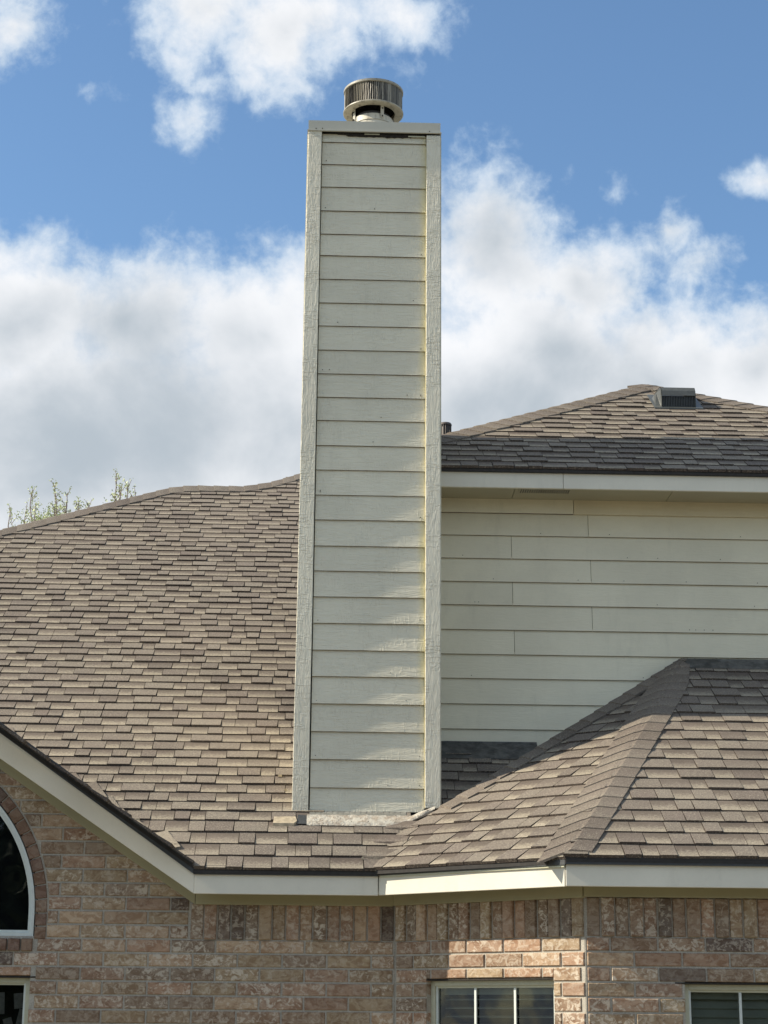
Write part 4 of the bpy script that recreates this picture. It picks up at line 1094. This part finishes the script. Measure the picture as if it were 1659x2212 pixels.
nh = MB(); rn = random.Random(44)
for k in range(26):
    zb = rn.choice(bz); x = rn.choice((TLX + .03, TRX - .03, rn.uniform(TLX, TRX))); z = zb + rn.uniform(.018, .03); y = CY0 - .0135
    nh.box((x - .0022, y - .001, z - .0022), (x + .0022, y + .004, z + .0022))
tag(nh.build('board_nails', M['rot'], ch), kind='stuff')
nw_ = MB()
for k in range(22):
    zb = rn.choice(zl_[1:8]); x = rn.uniform(.5, 2.6); z = zb + .02; nw_.box((x - .0022, YS - .014, z - .0022), (x + .0022, YS - .006, z + .0022))
tag(nw_.build('board_nails', M['rot'], sw), kind='stuff')
# base flashing: peeling painted metal, a grey turned-up strip and a bare scrap
def zroof(x, y): return max(zmain(x, y), zdiag(x, y) if x > .1 else -9)
m = MB(); K = 60; J = 7; vs = []
for i in range(K + 1):
    x = -.425 + .76 * i / K
    yb = 10.990 + .006 * noise.noise(Vector((x * 14, 2, 0))) + max(0, x - .02) ** 1.6 * .55
    yt = 11.080
    yb = min(yb, yt - .02)
    for j in range(J + 1):
        t = j / J; y = yb + (yt - yb) * t
        h = .024 + .006 * noise.noise(Vector((x * 22, t * 3, 1))) + .005 * noise.noise(Vector((x * 60, t * 6, 4)))
        if j == 0: h = .012
        vs.append((x, y, zroof(x, y) + h))
m.mesh(vs, [(i * (J + 1) + j, (i + 1) * (J + 1) + j, (i + 1) * (J + 1) + j + 1, i * (J + 1) + j + 1) for i in range(K) for j in range(J)])
m.build('base_flashing', M['peel'], ch, smooth=True)
m = MB()
for i in range(17):
    xa = -.41 + .034 * i; xb = xa + .034; za = zroof(xa, 11.075) + .020; zb2 = zroof(xb, 11.075) + .020
    m.poly([(xa, 11.076, za), (xb, 11.076, zb2), (xb, 11.158, max(zb2, 1.232)), (xa, 11.158, max(za, 1.230))])
m.build('turned_up_flashing', M['grey_metal'], ch)
m = MB(); pts = [(-.622, 10.985), (-.500, 10.985), (-.482, 11.01), (-.492, 11.055), (-.618, 11.050)]
top = [(a, b, zmain(a, b) + .026) for a, b in pts]; bot = [(a, b, zmain(a, b) + .006) for a, b in pts]; n = 5
m.mesh(top + bot, [tuple(range(n))] + [(i, n + i, n + (i + 1) % n, (i + 1) % n) for i in range(n)]); m.build('flashing_scrap', M['scrap'], ch)
m = MB(); pts = [(-.484, 10.995), (-.425, 10.992), (-.412, 11.08), (-.478, 11.09)]
top = [(a, b, zmain(a, b) + .018) for a, b in pts]; m.poly(top); m.poly([(x, y, z - .014) for x, y, z in top][::-1]); m.build('dark_gap_flashing', M['drip'], ch)
# tan caulk blobs, bent shingle corners beside the left trim
m = MB()
for (x, y, s_) in ((-.60, 11.52, .012), (-.56, 11.36, .008), (-1.42, 11.02, .012), (-1.17, 10.77, .010), (-.1, 10.66, .006), (.02, 10.70, .006)):
    m.box((x - s_, y - s_ * .6, zmain(x, y) + .008), (x + s_, y + s_ * .6, zmain(x, y) + .022))
tag(m.build('pale_debris', M['scrap'], main_roof), kind='stuff')

# ------------------------------------------------------------------ tree behind the ridge
def tree():
    tr = empty('leafing_tree', (-4.4, 26, 0)); tag(tr, 'thin treetop with pale new leaves rising behind the roof ridge at far left', 'tree')
    rnd = random.Random(21); wood = MB(); leaf = MB()
    tips = [(-5.046, 7.03), (-4.96, 6.98), (-4.881, 7.02), (-4.676, 7.083), (-4.601, 7.343), (-4.346, 7.60), (-4.167, 7.49), (-4.158, 7.327), (-4.039, 7.353), (-3.975, 7.283), (-4.401, 7.244), (-3.597, 7.376), (-3.416, 7.695), (-3.293, 7.626), (-3.176, 7.549), (-3.299, 7.437), (-3.801, 7.239), (-4.48, 7.056), (-4.259, 7.122), (-3.325, 7.358), (-4.54, 7.18), (-4.22, 7.22), (-5.3, 6.9), (-5.6, 7.0), (-6.0, 6.8), (-2.9, 7.2), (-2.6, 7.0)]
    base = Vector((-4.2, 26, -H)); fork = Vector((-4.15, 26, 3.4))
    trunk = MB(); trunk.tube([base, Vector((-4.25, 26.05, 1.0)), fork], [.17, .13, .09], 10)
    trunk.build('trunk', M['bark'], tr, smooth=True)
    def leafc(p, n, r, dens=1):
        for _ in range(n):
            q = p + Vector((rnd.gauss(0, r), rnd.gauss(0, r), rnd.gauss(0, r * .8))); a = rnd.uniform(0, 6.28); s = rnd.uniform(.010, .024)
            d = Vector((cos(a), rnd.uniform(-.6, .6), sin(a))).normalized(); e = d.cross(Vector((rnd.uniform(-1, 1), 1, rnd.uniform(-1, 1)))).normalized()
            t = rnd.random(); leaf.poly([q - d * s, q + e * s * .45, q + d * s, q - e * s * .45], (t, t, t))
    for (x, z) in tips:
        tip = Vector((x, 26 + rnd.uniform(-.6, .6), z)); st = fork + Vector(((x + 4.15) * .25, rnd.uniform(-.3, .3), rnd.uniform(.2, 1.2)))
        mid = st.lerp(tip, .5) + Vector((rnd.uniform(-.15, .15), 0, rnd.uniform(-.1, .1)))
        pre = tip - Vector((rnd.uniform(-.06, .06) + (x + 4.15) * .06, 0, .45))
        path = [fork, st, mid, pre, tip - Vector((0, 0, .2)) + Vector((rnd.uniform(-.015, .015), 0, 0)), tip]
        wood.tube(path, [.05, .035, .022, .010, .008, .005], 5)
        for k in range(16):
            t = k / 16.0; q = (tip + (pre - tip) * t * 1.2) + Vector((rnd.gauss(0, .012), rnd.gauss(0, .015), 0)); leafc(q, 1 if t < .4 else 2, .008 + .022 * t)
        leafc(tip, 4, .014)
        for k in range(7):
            t = rnd.random(); q = pre.lerp(tip, t); e = q + Vector((rnd.uniform(-.14, .14) * (1 - t * .6), rnd.uniform(-.1, .1), rnd.uniform(.04, .14)))
            wood.tube([q, e], [.005, .003], 4); leafc(e, 4, .018); leafc((q + e) / 2, 2, .015)
        leafc(pre, 26, .08); leafc(mid, 40, .16)
    for _ in range(60): leafc(Vector((-4.38 + rnd.gauss(0, .17), 26 + rnd.gauss(0, .2), 6.98 + rnd.gauss(0, .09))), 12, .04)
    wood.build('branch', M['bark'], tr); crown = leaf.build('crown', M['leaf'], tr)
tree()

# ------------------------------------------------------------------ unseen leafy screen, added behind the camera for the panes to mirror
def reflection_hedge():
    rnd = random.Random(31); m = MB()
    top = lambda x: 3.0 + 1.6 * noise.noise(Vector((x * .22, 3, 0))) + .7 * noise.noise(Vector((x * .9, 8, 0)))
    for i in range(104):
        a, b = -26 + i * .5, -25.5 + i * .5
        m.poly([(a, -12.7, -H), (b, -12.7, -H), (b, -12.7, top(b) - .35), (a, -12.7, top(a) - .35)], (.1, .1, .1))
    for _ in range(24000):
        x = rnd.uniform(-26, 26); t = rnd.random() ** .7
        z = -H + t * (top(x) + H); y = -12.2 + rnd.gauss(0, .35); a = rnd.uniform(0, 6.28); s = rnd.uniform(.06, .16)
        d = Vector((cos(a), rnd.uniform(-.5, .5), sin(a))).normalized(); e = d.cross(Vector((rnd.uniform(-1, 1), 1, rnd.uniform(-1, 1)))).normalized(); k = rnd.random()
        m.poly([Vector((x, y, z)) - d * s, Vector((x, y, z)) + e * s * .6, Vector((x, y, z)) + d * s, Vector((x, y, z)) - e * s * .6], (k, k, k))
    tag(m.build('reflection_hedge', M['reflection_hedge']), 'dark leafy screen added behind the viewer for the window panes to mirror', 'reflection_hedge', kind='stuff')
reflection_hedge()
